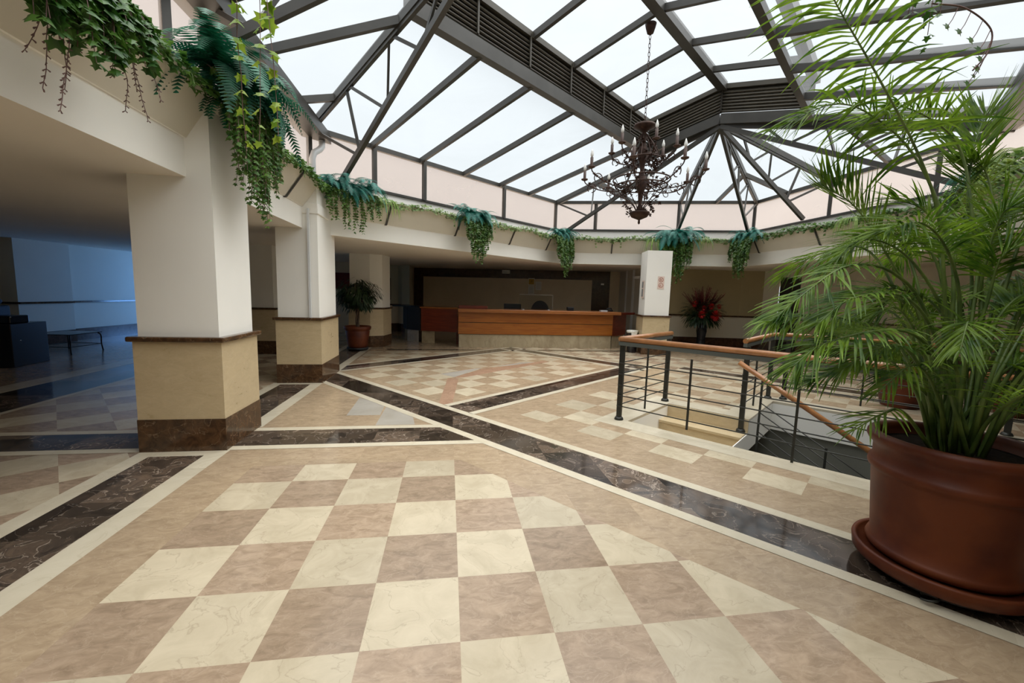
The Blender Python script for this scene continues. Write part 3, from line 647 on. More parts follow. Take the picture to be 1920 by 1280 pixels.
dadowall('wall_right', [(9.75, 8.90), (10.75, 8.20), (11.2, 7.2), (11.6, 3.0), (10.5, -2.0), (9.0, -6.5)], up='wall', low='dado')
m = MB(); vwall(m, (10.2, 8.85), (9.75, 8.90), 0, ZS); struct(m.build('wall_corner', M['wall']))
m = MB(); vwall(m, (-9.9, -6.5), (9.0, -6.5), 0, ZS); struct(m.build('wall_near', M['wall']))

# ---------------------------------------------------------------- reception desk
def at(u, off, z): p = L0+dd*u+nn*off; return Vector((p.x, p.y, z))
desk = thing('reception_desk', 'long honey and red wood reception desk on a stone base at the back', 'desk', (2.4, 10.2, 0))
X0_, X1_, Y_ = 0.21, 4.66, 9.91
m = MB(); m.box(((X0_+X1_)/2, Y_+0.33, 0.18), (X1_-X0_-0.04, 0.60, 0.36)); m.build('stone_base', M['kick'], desk)
m = MB(); m.box(((X0_+X1_)/2, Y_+0.31, 0.525), (X1_-X0_, 0.62, 0.31)); m.build('front_panel', M['counter_wood'], desk)
m = MB(); m.box(((X0_+X1_)/2, Y_+0.31, 0.835), (X1_-X0_, 0.62, 0.275)); m.build('front_panel', M['counter_wood'], desk)
m = MB(); m.box(((X0_+X1_)/2, Y_+0.32, 0.69), (X1_-X0_-0.01, 0.61, 0.03)); m.build('painted_gap_shade', M['doordark'], desk)  # dark strip in the groove, its shade is put into the colour
m = MB(); m.box(((X0_+X1_)/2+0.08, Y_+0.27, 1.02), (X1_-X0_+0.2, 0.86, 0.09)); m.build('desk_top', M['counter_top'], desk, bevel=0.01)
m = MB(); m.prism([(X1_, Y_), (X1_+0.62, Y_+0.50), (X1_+0.62, Y_+1.2), (X1_, Y_+0.8)], 0.36, 0.975); m.build('end_wing', M['counter_dark'], desk)
m = MB(); m.prism([(X1_, Y_+0.03), (X1_+0.55, Y_+0.48), (X1_+0.55, Y_+1.2), (X1_, Y_+0.8)], 0.0, 0.36); m.build('end_wing_base', M['kick'], desk)
m = MB(); m.prism([(X1_+0.05, Y_-0.02), (X1_+0.90, Y_+0.50), (X1_+1.0, Y_+0.8), (X1_, Y_+0.9)], 0.975, 1.035); m.build('end_wing_top', M['counter_dark'], desk)
lw = [(0.20, 10.45), (-0.85, 10.80), (-0.85, 11.5), (0.20, 11.3)]
m = MB(); m.prism(lw, 0.36, 1.02); m.build('left_wing', M['counter_dark'], desk)
m = MB(); m.prism([(-0.45, 10.75), (-0.83, 10.86), (-0.83, 11.2), (-0.45, 11.1)], 0, 0.36); m.build('left_wing_foot', M['kick'], desk)
m = MB(); m.prism(grow(lw, 0.04), 1.02, 1.06); m.build('left_wing_top', M['counter_top'], desk)
m = MB(); m.prism([(-0.87, 10.82), (-1.30, 11.25), (-1.45, 11.7), (-1.0, 11.9), (-0.87, 11.5)], 0.36, 1.03); m.build('curved_wing', M['black'], desk)
m = MB(); m.prism([(-0.92, 10.9), (-1.28, 11.3), (-1.4, 11.7), (-1.0, 11.8)], 0, 0.36); m.build('curved_wing_base', M['kick'], desk)
m = MB(); m.prism([(-0.8, 10.80), (-1.32, 11.2), (-1.75, 11.5), (-1.5, 11.9), (-0.8, 11.6)], 1.03, 1.07); m.build('curved_wing_top', M['blackgloss'], desk)
m = MB(); m.box((0.62, Y_+0.30, 1.105), (0.80, 0.35, 0.08)); tag(m.build('desk_riser', M['counter_dark'], bevel=0.008), 'red-brown wooden riser lying on the left end of the reception desk', 'desk riser')
mon = thing('monitor', 'black computer monitor standing behind the reception desk', 'monitor', (1.9, 10.6, 0.8))
m = MB(); m.box((1.83, 10.75, 1.06), (0.52, 0.03, 0.30)); m.build('screen', M['blackgloss'], mon, bevel=0.006)
m = MB(); m.box((1.83, 10.78, 0.87), (0.05, 0.03, 0.16)); m.box((1.83, 10.78, 0.80), (0.22, 0.16, 0.02)); m.build('stand', M['black'], mon)
m = MB(); m.box((1.83, 11.0, 0.76), (4.0, 0.75, 0.04)); m.box((0.2, 11.0, 0.37), (0.05, 0.7, 0.74)); m.box((3.7, 11.0, 0.37), (0.05, 0.7, 0.74)); m.build('work_surface', M['counter_dark'], desk)
ch = thing('office_chair', 'black rounded office chair behind the reception desk', 'chair', (2.9, 12.2, 0))
m = MB(); k = 14; prof = [(2.9+0.30*math.cos(PI*i/k)*1.0, 0.95+0.36*math.sin(PI*i/k)) for i in range(k+1)]+[(2.64, 0.62), (3.16, 0.62)]
n0 = len(m.v)
for y in (11.75, 11.83): m.v += [(px_, y, pz_) for px_, pz_ in prof]
K = len(prof); m.f += [tuple(range(K)), tuple(range(2*K-1, K-1, -1))]+[(i, i+K, (i+1) % K+K, (i+1) % K) for i in range(K)]; m.m += [0]*(K+2); m.sm += [False]*(K+2)
m.build('backrest', M['black'], ch, bevel=0.02)
m = MB(); m.box((2.9, 11.55, 0.47), (0.5, 0.5, 0.09)); m.build('seat', M['black'], ch, bevel=0.03)
m = MB(); m.tube([(2.9, 11.55, 0.1), (2.9, 11.55, 0.43)], 0.03, 10); m.build('post', M['black'], ch)
for i in range(5):
    m = MB(); an = 2*PI*i/5; m.tube([(2.9, 11.55, 0.12), (2.9+0.28*math.cos(an), 11.55+0.28*math.sin(an), 0.05)], 0.018, 8); m.tube([(2.9+0.28*math.cos(an), 11.55+0.28*math.sin(an)-0.015, 0.03), (2.9+0.28*math.cos(an), 11.55+0.28*math.sin(an)+0.015, 0.03)], 0.028, 10); m.build('leg', M['black'], ch)
m = MB(); m.box((3.45, 10.2, 1.115), (0.19, 0.12, 0.10)); tag(m.build('card_terminal', M['blackgloss'], bevel=0.01), 'small black box standing on the middle of the reception desk', 'card terminal')
m = MB(); m.box((4.45, 10.15, 1.08), (0.20, 0.14, 0.035)); tag(m.build('leaflet_tray', M['pipe'], bevel=0.006), 'small pale tray at the right end of the reception desk', 'tray')
ph = thing('telephone', 'dark telephone beside the pale tray on the reception desk', 'telephone', (4.7, 10.4, 1.065))
m = MB(); m.box((4.72, 10.4, 1.09), (0.18, 0.2, 0.05)); m.build('base', M['blackgloss'], ph, bevel=0.01)
m = MB(); m.tube([(4.64, 10.4, 1.13), (4.68, 10.4, 1.15), (4.76, 10.4, 1.15), (4.8, 10.4, 1.13)], 0.018, 8); m.build('handset', M['blackgloss'], ph)
sc_ = thing('protective_screen', 'clear acrylic screen standing on the reception desk in front of the chair', 'screen', (2.3, 10.0, 1.06))
m = MB(); m.box((2.42, 10.18, 1.28), (0.98, 0.006, 0.43)); m.build('pane', M['clearglass'], sc_)
m = MB(); m.box((2.42, 10.18, 1.495), (0.98, 0.007, 0.006)); m.box((2.91, 10.18, 1.28), (0.006, 0.007, 0.43)); m.build('bright_edge', M['greyprint'], sc_)
m = MB(); m.box((2.05, 10.18, 1.072), (0.05, 0.16, 0.012)); m.box((2.8, 10.18, 1.072), (0.05, 0.16, 0.012)); m.build('feet', M['pipe'], sc_)
# notices and fittings of the alcove
def onwall(name, label, cat, u, z, w, h, mt, th=0.01, extra=()):
    t = thing(name, label, cat, at(u, 0.02, z))
    m = MB(); p = at(u, 0.02+th/2+0.005, z); m.box(p, (w, th, h), math.atan2(dd.y, dd.x)); m.build('sheet' if th < 0.02 else 'housing', M[mt], t)
    for (du, dz, ww, hh, mm) in extra:
        m = MB(); p = at(u+du, 0.02+th+0.008, z+dz); m.box(p, (ww, 0.003, hh), math.atan2(dd.y, dd.x)); m.build('print', M[mm], t)
    return t
onwall('notice_sheet', 'white notice with a yellow block high on the alcove wall, left of the other papers', 'notice', 4.70, 1.97, 0.24, 0.28, 'paper', 0.01, [(0, 0.01, 0.2, 0.2, 'yellow'), (0, 0.03, 0.07, 0.06, 'doordark')])
onwall('notice_sheet', 'white lined paper just below the yellow notice on the alcove wall', 'notice', 4.70, 1.66, 0.24, 0.30, 'paper', 0.01, [(0, 0.09-0.045*k, 0.16, 0.008, 'greyprint') for k in range(5)])
onwall('notice_sheet', 'plain white paper to the right of the yellow notice', 'notice', 4.97, 1.83, 0.23, 0.32, 'paper', 0.01, [(0, 0.1-0.06*k, 0.15, 0.007, 'greyprint') for k in range(4)])
onwall('air_vent_unit', 'small white box fixed high in the middle of the alcove wall', 'wall unit', 3.72, 2.33, 0.30, 0.13, 'paper', 0.06, [(0, -0.02, 0.24, 0.008, 'greyprint'), (0, 0.01, 0.24, 0.008, 'greyprint')])
onwall('wall_label', 'tiny white label on the right brown stone strip of the alcove', 'label', LW-0.62, 1.95, 0.11, 0.06, 'paper', 0.01)
nb = thing('notice_board', 'tall framed notice sheet on the green-grey wall left of the desk', 'notice board', (-2.5, 14.0, 1.2))
wa = Vector((-3.1, 13.8, 0)); wb = Vector((-1.9, 14.35, 0)); wd = (wb-wa).normalized(); wnn = Vector((wd.y, -wd.x, 0))
def nk(u, off, z): p = wa+wd*u+wnn*off; return Vector((p.x, p.y, z))
ra = math.atan2(wd.y, wd.x)
m = MB(); m.box(nk(0.78, 0.03, 1.56), (0.50, 0.03, 0.78), ra); m.build('board_frame', M['green_frame'], nb)
m = MB(); m.box(nk(0.78, 0.048, 1.56), (0.44, 0.006, 0.72), ra); m.build('sheet', M['paper'], nb)
m = MB()
for k in range(9): m.box(nk(0.70 if k < 4 else 0.80, 0.053, 1.86-0.07*k), (0.22 if k % 2 else 0.3, 0.003, 0.012), ra)
m.build('print', M['greyprint'], nb)
m = MB(); m.box(nk(0.42, 0.04, 1.38), (0.1, 0.06, 0.42), ra); tag(m.build('wall_phone', M['black']), 'narrow black fitting beside the framed notice', 'wall fitting')
def sconce(label, p, ang):
    t = thing('wall_lamp', label, 'lamp', p); m = MB(); k = 12; n0 = len(m.v); R_ = 0.24; pts = []
    for j in range(5):
        ph_ = j/4*PI/2; rr = R_*math.cos(ph_*0.9); zz = -0.10*math.sin(ph_)
        for i in range(k+1):
            an = PI*i/k; x = rr*math.cos(an); y = -rr*0.5*math.sin(an)
            m.v.append((p[0]+x*math.cos(ang)-y*math.sin(ang), p[1]+x*math.sin(ang)+y*math.cos(ang), p[2]+zz))
    for j in range(4):
        for i in range(k): a_ = n0+j*(k+1)+i; m.f.append((a_, a_+1, a_+k+2, a_+k+1)); m.m.append(0); m.sm.append(True)
    m.build('bowl', M['plaster'], t); m = MB(); m.box((p[0], p[1], p[2]-0.03), (0.1, 0.03, 0.08), ang); m.build('wall_plate', M['plaster'], t)
sconce('half-bowl plaster wall lamp above the framed notice, left of the desk', nk(0.74, 0.03, 2.15), ra)
sconce('half-bowl plaster wall lamp right of the alcove, near the white pillar', Vector((5.98, 11.3, 2.18)), -PI/2)
# sign stickers on the white pillar
sg = thing('safety_sign', 'pale pink sticker with two red ring pictograms on the white pillar', 'sign', (5.35, 8.6, 1.8))
pd = Vector((0.68, -0.14, 0)).normalized(); pn = Vector((pd.y, -pd.x, 0)); pb = Vector((5.0, 8.72, 0))+pn*-0.025
def pc(u, off, z): q_ = pb+pd*u+pn*off; return Vector((q_.x, q_.y, z))
pa = math.atan2(pd.y, pd.x)
m = MB(); m.box(pc(0.41, 0.0, 1.90), (0.17, 0.006, 0.33), pa); m.build('sheet', M['sticker'], sg)
def ringflat(mb, c_u, c_z, r0, r1, off=0.006, k=20):
    for i in range(k):
        a0 = 2*PI*i/k; a1 = 2*PI*(i+1)/k
        mb.poly([pc(c_u+r0*math.cos(a0), off, c_z+r0*math.sin(a0)), pc(c_u+r0*math.cos(a1), off, c_z+r0*math.sin(a1)), pc(c_u+r1*math.cos(a1), off, c_z+r1*math.sin(a1)), pc(c_u+r1*math.cos(a0), off, c_z+r1*math.sin(a0))])
m = MB(); ringflat(m, 0.41, 1.975, 0.048, 0.062); m.bar(pc(0.39, 0.007, 1.94), pc(0.39, 0.007, 2.01), 0.002, 0.012, up=pd); m.bar(pc(0.40, 0.007, 1.97), pc(0.44, 0.007, 2.005), 0.002, 0.012, up=pd); m.bar(pc(0.40, 0.007, 1.97), pc(0.44, 0.007, 1.94), 0.002, 0.012, up=pd); m.build('walking_pictogram', M['signred'], sg)
m = MB(); ringflat(m, 0.41, 1.83, 0.048, 0.062); m.bar(pc(0.37, 0.007, 1.81), pc(0.43, 0.007, 1.81), 0.002, 0.012, up=(0, 0, 1)); m.bar(pc(0.38, 0.007, 1.815), pc(0.41, 0.007, 1.85), 0.002, 0.012, up=(0, 0, 1)); m.build('ring_pictogram', M['signred'], sg)
sg = thing('notice_strip', 'narrow upright notice on the left side of the white pillar', 'sign', (5.0, 8.9, 1.7))
m = MB(); qn = Vector((-0.98, 0.2, 0)); base = Vector((5.05, 8.98, 0))+qn*0.0
m.box((5.062, 8.96, 1.72), (0.012, 0.20, 0.46), -0.2); m.build('sheet', M['sticker'], sg)
m = MB(); m.box((5.054, 8.96, 1.84), (0.012, 0.12, 0.16), -0.2); m.box((5.054, 8.96, 1.63), (0.012, 0.12, 0.2), -0.2); m.build('print', M['greyprint'], sg)
# bin with a white bag
bn = thing('waste_bin', 'small black bin with a white bag hanging out, at the foot of the white pillar', 'bin', (4.75, 9.05, 0))
m = MB(); m.lathe([(0.11, 0.0), (0.13, 0.02), (0.15, 0.56), (0.155, 0.60), (0.14, 0.60)], (4.93, 9.15, 0), 20); m.build('body', M['blackgloss'], bn)
m = MB(); m.lathe([(0.155, 0.54), (0.157, 0.60), (0.13, 0.605)], (4.93, 9.15, 0), 14)
m.poly([(4.83, 9.005, 0.56), (4.99, 8.995, 0.60), (5.01, 9.0, 0.42), (4.93, 8.99, 0.34), (4.85, 9.005, 0.40)]); m.build('bag', M['paper'], bn)

# ---------------------------------------------------------------- stair railing
def railing(label, pts, posts, spacers, wires=(0.18, 0.31, 0.44, 0.575, 0.71), zt=1.0, base=0.0, feet=True):
    """pts: (s,t) polyline of the hand rail"""
    t = thing('railing', label, 'railing', P(*pts[0], 0))
    V = [P(a, b, zt) for a, b in pts]
    m = MB(); m.tube(V if len(V) == 2 else V, 0.032, 14); m.build('hand_rail', M['handrail'], t)
    for i in range(len(V)-1):
        m = MB(); m.bar(V[i]-Vector((0, 0, 0.052)), V[i+1]-Vector((0, 0, 0.052)), 0.045, 0.045); m.build('under_rail', M['railbar'], t)
    for (s, tt, zb_) in posts:
        m = MB(); m.bar(P(s, tt, zb_), P(s, tt, zt-0.07), 0.034, 0.058, up=(A2.x, A2.y, 0)); pp = m.build('post', M['iron'], t)
        m = MB(); c = P(s, tt, zb_); m.lathe([(0.055, 0.0), (0.055, 0.012), (0.045, 0.035), (0.036, 0.04)], (c.x, c.y, c.z), 16); m.build('foot_plate', M['iron'], pp)
    for z in wires:
        for i in range(len(V)-1):
            a = Vector((V[i].x, V[i].y, z)); b = Vector((V[i+1].x, V[i+1].y, z))
            m = MB(); m.tube([a, b], 0.0065, 6); m.build('wire_rod', M['iron'], t)
    for (s, tt, z0, z1) in spacers:
        m = MB(); m.bar(P(s, tt, z0), P(s, tt, z1), 0.012, 0.022, up=(A2.x, A2.y, 0)); m.build('spacer', M['iron'], t)
    return t
railing('nearest railing with round wooden hand rail and thin rods along the stair opening', [(-1.17, 3.50), (3.75, 3.50)], [(-1.15, 3.53, 0), (2.35, 3.49, 0)], [(-0.32, 3.5, 0.08, 0.86), (0.66, 3.5, 0.0, 0.93), (1.5, 3.5, 0.08, 0.86), (3.1, 3.5, 0.08, 0.86)])
railing('short railing on the left flank of the stair opening, running back from the front corner', [(-1.17, 3.50), (-1.13, 4.95)], [(-1.14, 4.90, 0)], [(-1.15, 4.25, 0.0, 0.9)])
railing('railing behind the stair opening, with a corner and a long run to the right', [(-0.10, 4.70), (-0.10, 6.30), (0.12, 6.45), (3.75, 6.45)], [(-0.08, 4.76, -0.17), (-0.10, 6.32, 0), (0.08, 6.45, 0), (2.35, 6.45, 0)], [(-0.10, 5.4, 0.05, 0.86), (1.0, 6.45, 0.08, 0.86), (1.7, 6.45, 0.08, 0.86), (3.1, 6.45, 0.08, 0.86)])
# sloping hand rail of the flight
hr = thing('sloping_handrail', 'wooden hand rail sloping down over the stairs, with slanting rods below it', 'handrail', P(-0.12, 4.62, 0.7))
TS = 4.62
def zslope(s): return 0.73-0.59*(s+0.12)
m = MB(); m.tube([P(-0.13, TS, zslope(-0.13)), P(0.4, TS, zslope(0.4)), P(2.4, TS, zslope(2.4))], 0.030, 14); m.build('hand_rail', M['handrail'], hr)
for k, dz in enumerate((0.30, 0.42, 0.54, 0.66, 0.78)):
    m = MB(); m.tube([P(0.14, TS, zslope(0.14)-dz), P(2.4, TS, zslope(2.4)-dz)], 0.0065, 6); m.build('wire_rod', M['iron'], hr)
for s, a_, b_ in ((0.14, 0.02, 1.1), (0.82, 0.28, 0.84), (1.5, 0.0, 1.05)):
    m = MB(); m.bar(P(s, TS, zslope(s)-b_), P(s, TS, zslope(s)-a_), 0.014, 0.024, up=(A2.x, A2.y, 0)); m.build('baluster', M['iron'], hr)

# ---------------------------------------------------------------- palm in the big terracotta tub
PC = (2.655, 0.135)
pot = thing('plant_tub', 'huge terracotta tub standing on a wheeled saucer, at the right edge', 'plant pot', (*PC, 0))
m = MB(); m.lathe([(0.30, 0.115), (0.318, 0.13), (0.325, 0.15), (0.318, 0.17), (0.305, 0.18), (0.315, 0.30), (0.335, 0.56), (0.338, 0.575), (0.352, 0.585), (0.356, 0.60), (0.350, 0.625), (0.336, 0.635), (0.338, 0.70), (0.342, 0.715), (0.362, 0.735), (0.372, 0.755), (0.370, 0.775), (0.358, 0.790), (0.338, 0.792), (0.322, 0.785), (0.315, 0.76), (0.312, 0.72)], (*PC, 0), 96); m.build('tub_body', M['terracotta'], pot)
m = MB(); m.lathe([(0.001, 0.725), (0.10, 0.735), (0.25, 0.728), (0.314, 0.72)], (*PC, 0), 48); m.build('soil', M['soil'], pot)
sa = thing('wheeled_saucer', 'terracotta saucer with a black wheeled base under the big tub', 'plant saucer', (*PC, 0))
m = MB(); m.lathe([(0.32, 0.055), (0.365, 0.06), (0.378, 0.075), (0.385, 0.125), (0.382, 0.135), (0.368, 0.137), (0.358, 0.13), (0.352, 0.112), (0.001, 0.112)], (*PC, 0), 96); m.build('saucer', M['terracotta'], sa)
m = MB(); m.lathe([(0.001, 0.035), (0.33, 0.035), (0.35, 0.055), (0.001, 0.056)], (*PC, 0), 64); m.build('dolly_plate', M['black'], sa)
for i in range(5):
    an = 2*PI*i/5+0.55; c = Vector((PC[0]+0.28*math.cos(an), PC[1]+0.28*math.sin(an), 0.02))
    m = MB(); tt = Vector((-math.sin(an), math.cos(an), 0))*0.012; m.tube([c-tt, c+tt], 0.0195, 16); m.build('wheel', M['blackgloss'], sa)
an0 = math.radians(207); m = MB(); cx_, cy_ = 2.345, -0.045
m.tube([(cx_+0.04*math.cos(an0+q_)-0.02*math.cos(an0), cy_+0.04*math.sin(an0+q_)-0.02*math.sin(an0), 0.03+0.01*math.sin(q_)) for q_ in [0.3*k-0.5 for k in range(16)]], 0.006, 8); m.build('pull_ring', M['iron'], sa)

def bez(pts, n):
    """Catmull-Rom through pts"""
    pts = [Vector(p) for p in pts]; P_ = [pts[0]*2-pts[1]]+pts+[pts[-1]*2-pts[-2]]; out = []
    segs = len(pts)-1
    for i in range(n+1):
        u = i/n*segs; k = min(int(u), segs-1); f = u-k; a, b, c, d = P_[k:k+4]
        out.append(0.5*((2*b)+(c-a)*f+(2*a-5*b+4*c-d)*f*f+(3*b-a-3*c+d)*f*f*f))
    return out
def leaflet(mb, base, dirn, side, L, w, droop, segs=5, fold=0.25, mi=0):
    """narrow pointed blade, gently folded and drooping"""
    d = dirn.normalized(); x = side-d*side.dot(d)
    if x.length < 1e-3: x = d.cross(Vector((0, 0, 1)))
    x.normalize(); nrm = x.cross(d); p = Vector(base); prevs = None; step_ = L/segs
    for i in range(segs+1):
        u = i/segs; ww = w*(math.sin(PI*min(1, (u*0.92+0.06)))**0.7)*(1-0.35*u)
        if i == segs: ww = 0.0008
        l = p-x*ww+nrm*(ww*fold); r = p+x*ww+nrm*(ww*fold)
        cur = (l, Vector(p), r)
        if prevs: mb.poly([prevs[0], prevs[1], cur[1], cur[0]], mi, True); mb.poly([prevs[1], prevs[2], cur[2], cur[1]], mi, True)
        prevs = cur
        d = (d+Vector((0, 0, -droop/segs))).normalized(); p = p+d*step_
def frond(parent, pts, rnd, nleaf=34, L=0.36, w=0.0095, start=0.34, droop=0.7, name='frond', ang=0.85, lift=0.2, pr_=0.0075):
    C_ = bez(pts, 48); n = len(C_)
    m = MB(); m.tube(C_[::2], [pr_*(1.5-1.2*i/24) for i in range(len(C_[::2]))], 6)
    st2 = m.build(name, M['stem'], parent)
    m = MB()
    for k in range(nleaf):
        u = start+(1-start)*(k+0.5)/nleaf; i = min(int(u*(n-1)), n-2); p = C_[i].lerp(C_[i+1], u*(n-1)-i); tg = (C_[i+1]-C_[i]).normalized()
        sd = tg.cross(Vector((0, 0, 1)))
        if sd.length < 0.15: sd = tg.cross(Vector((0.3, 1, 0)))
        sd.normalize(); upv = sd.cross(tg); v = (u-start)/(1-start); LL = L*(0.55+0.75*math.sin(PI*(0.12+0.80*v)))*rnd.uniform(0.75, 1.15)
        if v > 0.9: LL *= 0.75
        for sg_ in (-1, 1):
            a_ = ang*(1.15-0.7*v)+rnd.uniform(-0.22, 0.22)
            d = tg*math.cos(a_)+sd*(sg_*math.sin(a_))+upv*(lift+rnd.uniform(-0.3, 0.3))
            leaflet(m, p, d, tg.cross(d) if False else tg, LL, w*rnd.uniform(0.8, 1.15), droop*rnd.uniform(0.6, 1.3), 5)
    m.build('leaflets', M['palm'], st2)
PALM = [[(2.67,0.17,0.88),(2.62,0.24,1.43),(2.53,0.27,1.94),(2.38,0.3,2.29),(2.1,0.35,2.71),(1.87,0.38,3.01),(1.76,0.38,3.16)],[(2.7,0.17,0.91),(2.66,0.25,1.55),(2.65,0.34,1.96),(2.56,0.43,2.29),(2.41,0.52,2.52),(2.13,0.57,2.64),(1.78,0.61,2.49)],[(2.85,0.18,0.9),(2.91,0.29,1.55),(2.9,0.39,2.04),(2.89,0.47,2.38),(2.76,0.51,2.55),(2.53,0.55,2.65),(2.38,0.57,2.6)],[(3.06,0.31,0.93),(3.09,0.46,1.55),(3.06,0.53,2.14),(3.09,0.56,2.46),(3.17,0.58,2.69)],[(2.69,0.2,0.84),(2.61,0.36,1.42),(2.46,0.46,1.78),(2.31,0.56,2.07),(2.11,0.61,2.2)],[(2.62,0.14,0.92),(2.4,0.16,1.43),(2.18,0.18,1.66),(1.9,0.18,1.69),(1.67,0.2,1.53),(1.54,0.21,1.41)],[(2.6,0.14,0.89),(2.38,0.17,1.2),(2.12,0.19,1.37),(1.81,0.21,1.44),(1.49,0.21,1.4)],[(2.58,0.1,0.87),(2.38,0.05,1.17),(2.16,0.03,1.36),(1.88,-0.01,1.38),(1.64,0.02,1.31),(1.5,0.03,1.2)],[(2.63,0.14,0.86),(2.48,0.18,1.03),(2.28,0.22,1.14),(2.06,0.26,1.15),(1.86,0.28,1.08)],[(2.75,0.2,0.87),(2.79,0.31,1.27),(2.74,0.43,1.54),(2.5,0.52,1.6),(2.25,0.59,1.53)],[(2.68,0.13,0.89),(2.74,0.13,1.3),(2.83,0.1,1.55),(3.04,0.08,1.61)],[(2.71,0.13,0.89),(2.72,0.07,1.11),(2.78,-0.0,1.23),(3.02,-0.05,1.19)],[(2.84,0.26,0.85),(2.99,0.38,1.43),(3.24,0.48,1.98),(3.43,0.49,2.31),(3.66,0.47,2.41)],[(2.72,0.2,0.87),(2.68,0.26,1.37),(2.47,0.34,1.75),(2.21,0.39,1.86),(2.01,0.41,1.7)],[(2.78,0.19,0.87),(2.76,0.18,1.44),(2.77,0.14,1.77),(2.88,0.05,1.85)],[(2.28,0.07,0.86),(2.19,0.06,0.97),(2.04,0.04,0.97),(1.87,0.02,0.9)],[(2.84,0.26,0.85),(2.88,0.38,1.27),(2.92,0.51,1.74),(2.91,0.63,2.08),(2.72,0.71,2.18)],[(2.61,0.1,0.9),(2.25,-0.08,1.25),(2.04,-0.15,1.39),(1.82,-0.2,1.35),(1.67,-0.23,1.23)],[(2.65,0.1,0.9),(2.32,-0.09,1.25),(2.25,-0.18,1.4),(2.26,-0.26,1.37),(2.3,-0.32,1.24)],[(2.75,0.2,0.87),(2.65,0.2,1.43),(2.5,0.18,1.76),(2.27,0.15,1.91),(2.01,0.11,1.86)],[(2.9,0.25,0.85),(3.03,0.35,1.55),(3.13,0.43,1.99),(3.17,0.54,2.33),(3.01,0.57,2.42)],[(2.93,0.32,0.83),(2.98,0.52,1.28),(2.83,0.66,1.54),(2.6,0.75,1.39)],[(2.87,0.25,0.85),(2.93,0.3,1.31),(2.86,0.27,1.67),(2.87,0.23,2.01),(2.93,0.14,2.02)],[(2.63,0.14,0.89),(2.4,0.1,1.3),(2.15,0.09,1.54),(1.82,0.06,1.53),(1.62,0.04,1.4)],[(2.83,0.18,0.87),(3.08,0.28,1.31),(3.33,0.35,1.62),(3.55,0.33,1.76)],[(2.75,0.2,0.87),(2.54,0.1,1.16),(2.3,0.07,1.27),(2.05,0.08,1.3),(1.81,0.06,1.19)],[(2.86,0.26,0.85),(2.96,0.38,1.36),(2.89,0.43,1.74),(2.98,0.45,1.99),(3.2,0.42,2.06)],[(2.79,0.23,0.86),(2.79,0.37,1.42),(2.77,0.46,1.8),(2.66,0.57,1.93),(2.45,0.68,1.93)]]
PL = {0: 0.40, 1: 0.30, 2: 0.26, 3: 0.26, 4: 0.25, 5: 0.18, 6: 0.20, 7: 0.20, 8: 0.17, 9: 0.2, 23: 0.17, 25: 0.17, 17: 0.22, 18: 0.20}
PS = {0: 0.50, 1: 0.55, 2: 0.6, 3: 0.55, 4: 0.5}
PA = {0: 1.25, 5: 1.1, 7: 1.1}
PD = {0: 0.9, 1: 0.9, 3: -0.3, 4: -0.6, 5: 0.6, 6: 1.2, 7: 0.8, 17: 1.2, 18: 1.2}

palm = thing('areca_palm', 'tall arching green palm growing in the huge terracotta tub', 'palm', (*PC, 0.72))
rp = random.Random(11)
for k, pts in enumerate(PALM):
    if k in (17, 18): continue
    p0 = Vector((PC[0]+0.12*math.cos(k*2.4)*(0.3+0.7*((k*37) % 10)/10), PC[1]+0.12*math.sin(k*2.4)*(0.3+0.7*((k*37) % 10)/10), 0.71))
    Q = [tuple(p0)]+[p for p in pts[1:]]
    small = (k == 15)
    if small: Q = [(2.50, 0.12, 0.72)]+pts[1:]
    frond(palm, Q, rp, nleaf=(14 if small else 48), L=(0.16 if small else PL.get(k, 0.235)), start=(0.4 if small else PS.get(k, 0.50)), droop=PD.get(k, 0.6), ang=PA.get(k, 0.85), w=(0.010 if k == 0 else 0.0068) if not small else 0.006)
for k in range(13):
    an = -0.6+2.7*((k*5) % 13)/13; toward = max(0.0, -math.sin(an)*0.7-math.cos(an)*0.5); R_ = (0.62+0.35*((k*7) % 10)/10)*(1-0.45*toward); zt = 1.35+0.95*((k*3) % 10)/10
    b0 = Vector((PC[0]+0.1*math.cos(an), PC[1]+0.1*math.sin(an), 0.71)); e = Vector((PC[0]+R_*math.cos(an), PC[1]+R_*math.sin(an), zt))
    Q = [tuple(b0), tuple(b0+Vector((math.cos(an)*R_*0.18, math.sin(an)*R_*0.18, (zt-0.71)*0.55))), tuple(b0+Vector((math.cos(an)*R_*0.5, math.sin(an)*R_*0.5, (zt-0.71)*1.0))), tuple(e), tuple(e+Vector((math.cos(an)*0.22, math.sin(an)*0.22, -0.14)))]
    frond(palm, Q, rp, nleaf=40, L=0.20, start=0.5, droop=0.9, w=0.0060)
for k in range(14):
    an = k*2.39996; R_ = 0.34+0.3*((k*7) % 10)/10; zt = 1.10+0.55*((k*3) % 10)/10; ca, sa_ = math.cos(an), math.sin(an)
    b0 = Vector((PC[0]+0.09*ca, PC[1]+0.09*sa_, 0.71))
    Q = [tuple(b0), tuple(b0+Vector((ca*R_*0.2, sa_*R_*0.2, (zt-0.71)*0.6))), tuple(b0+Vector((ca*R_*0.6, sa_*R_*0.6, (zt-0.71)*1.0))), (PC[0]+R_*1.2*ca, PC[1]+R_*1.2*sa_, zt-0.12)]
    frond(palm, Q, rp, nleaf=34, L=0.17, start=0.38, droop=0.8, w=0.0058)
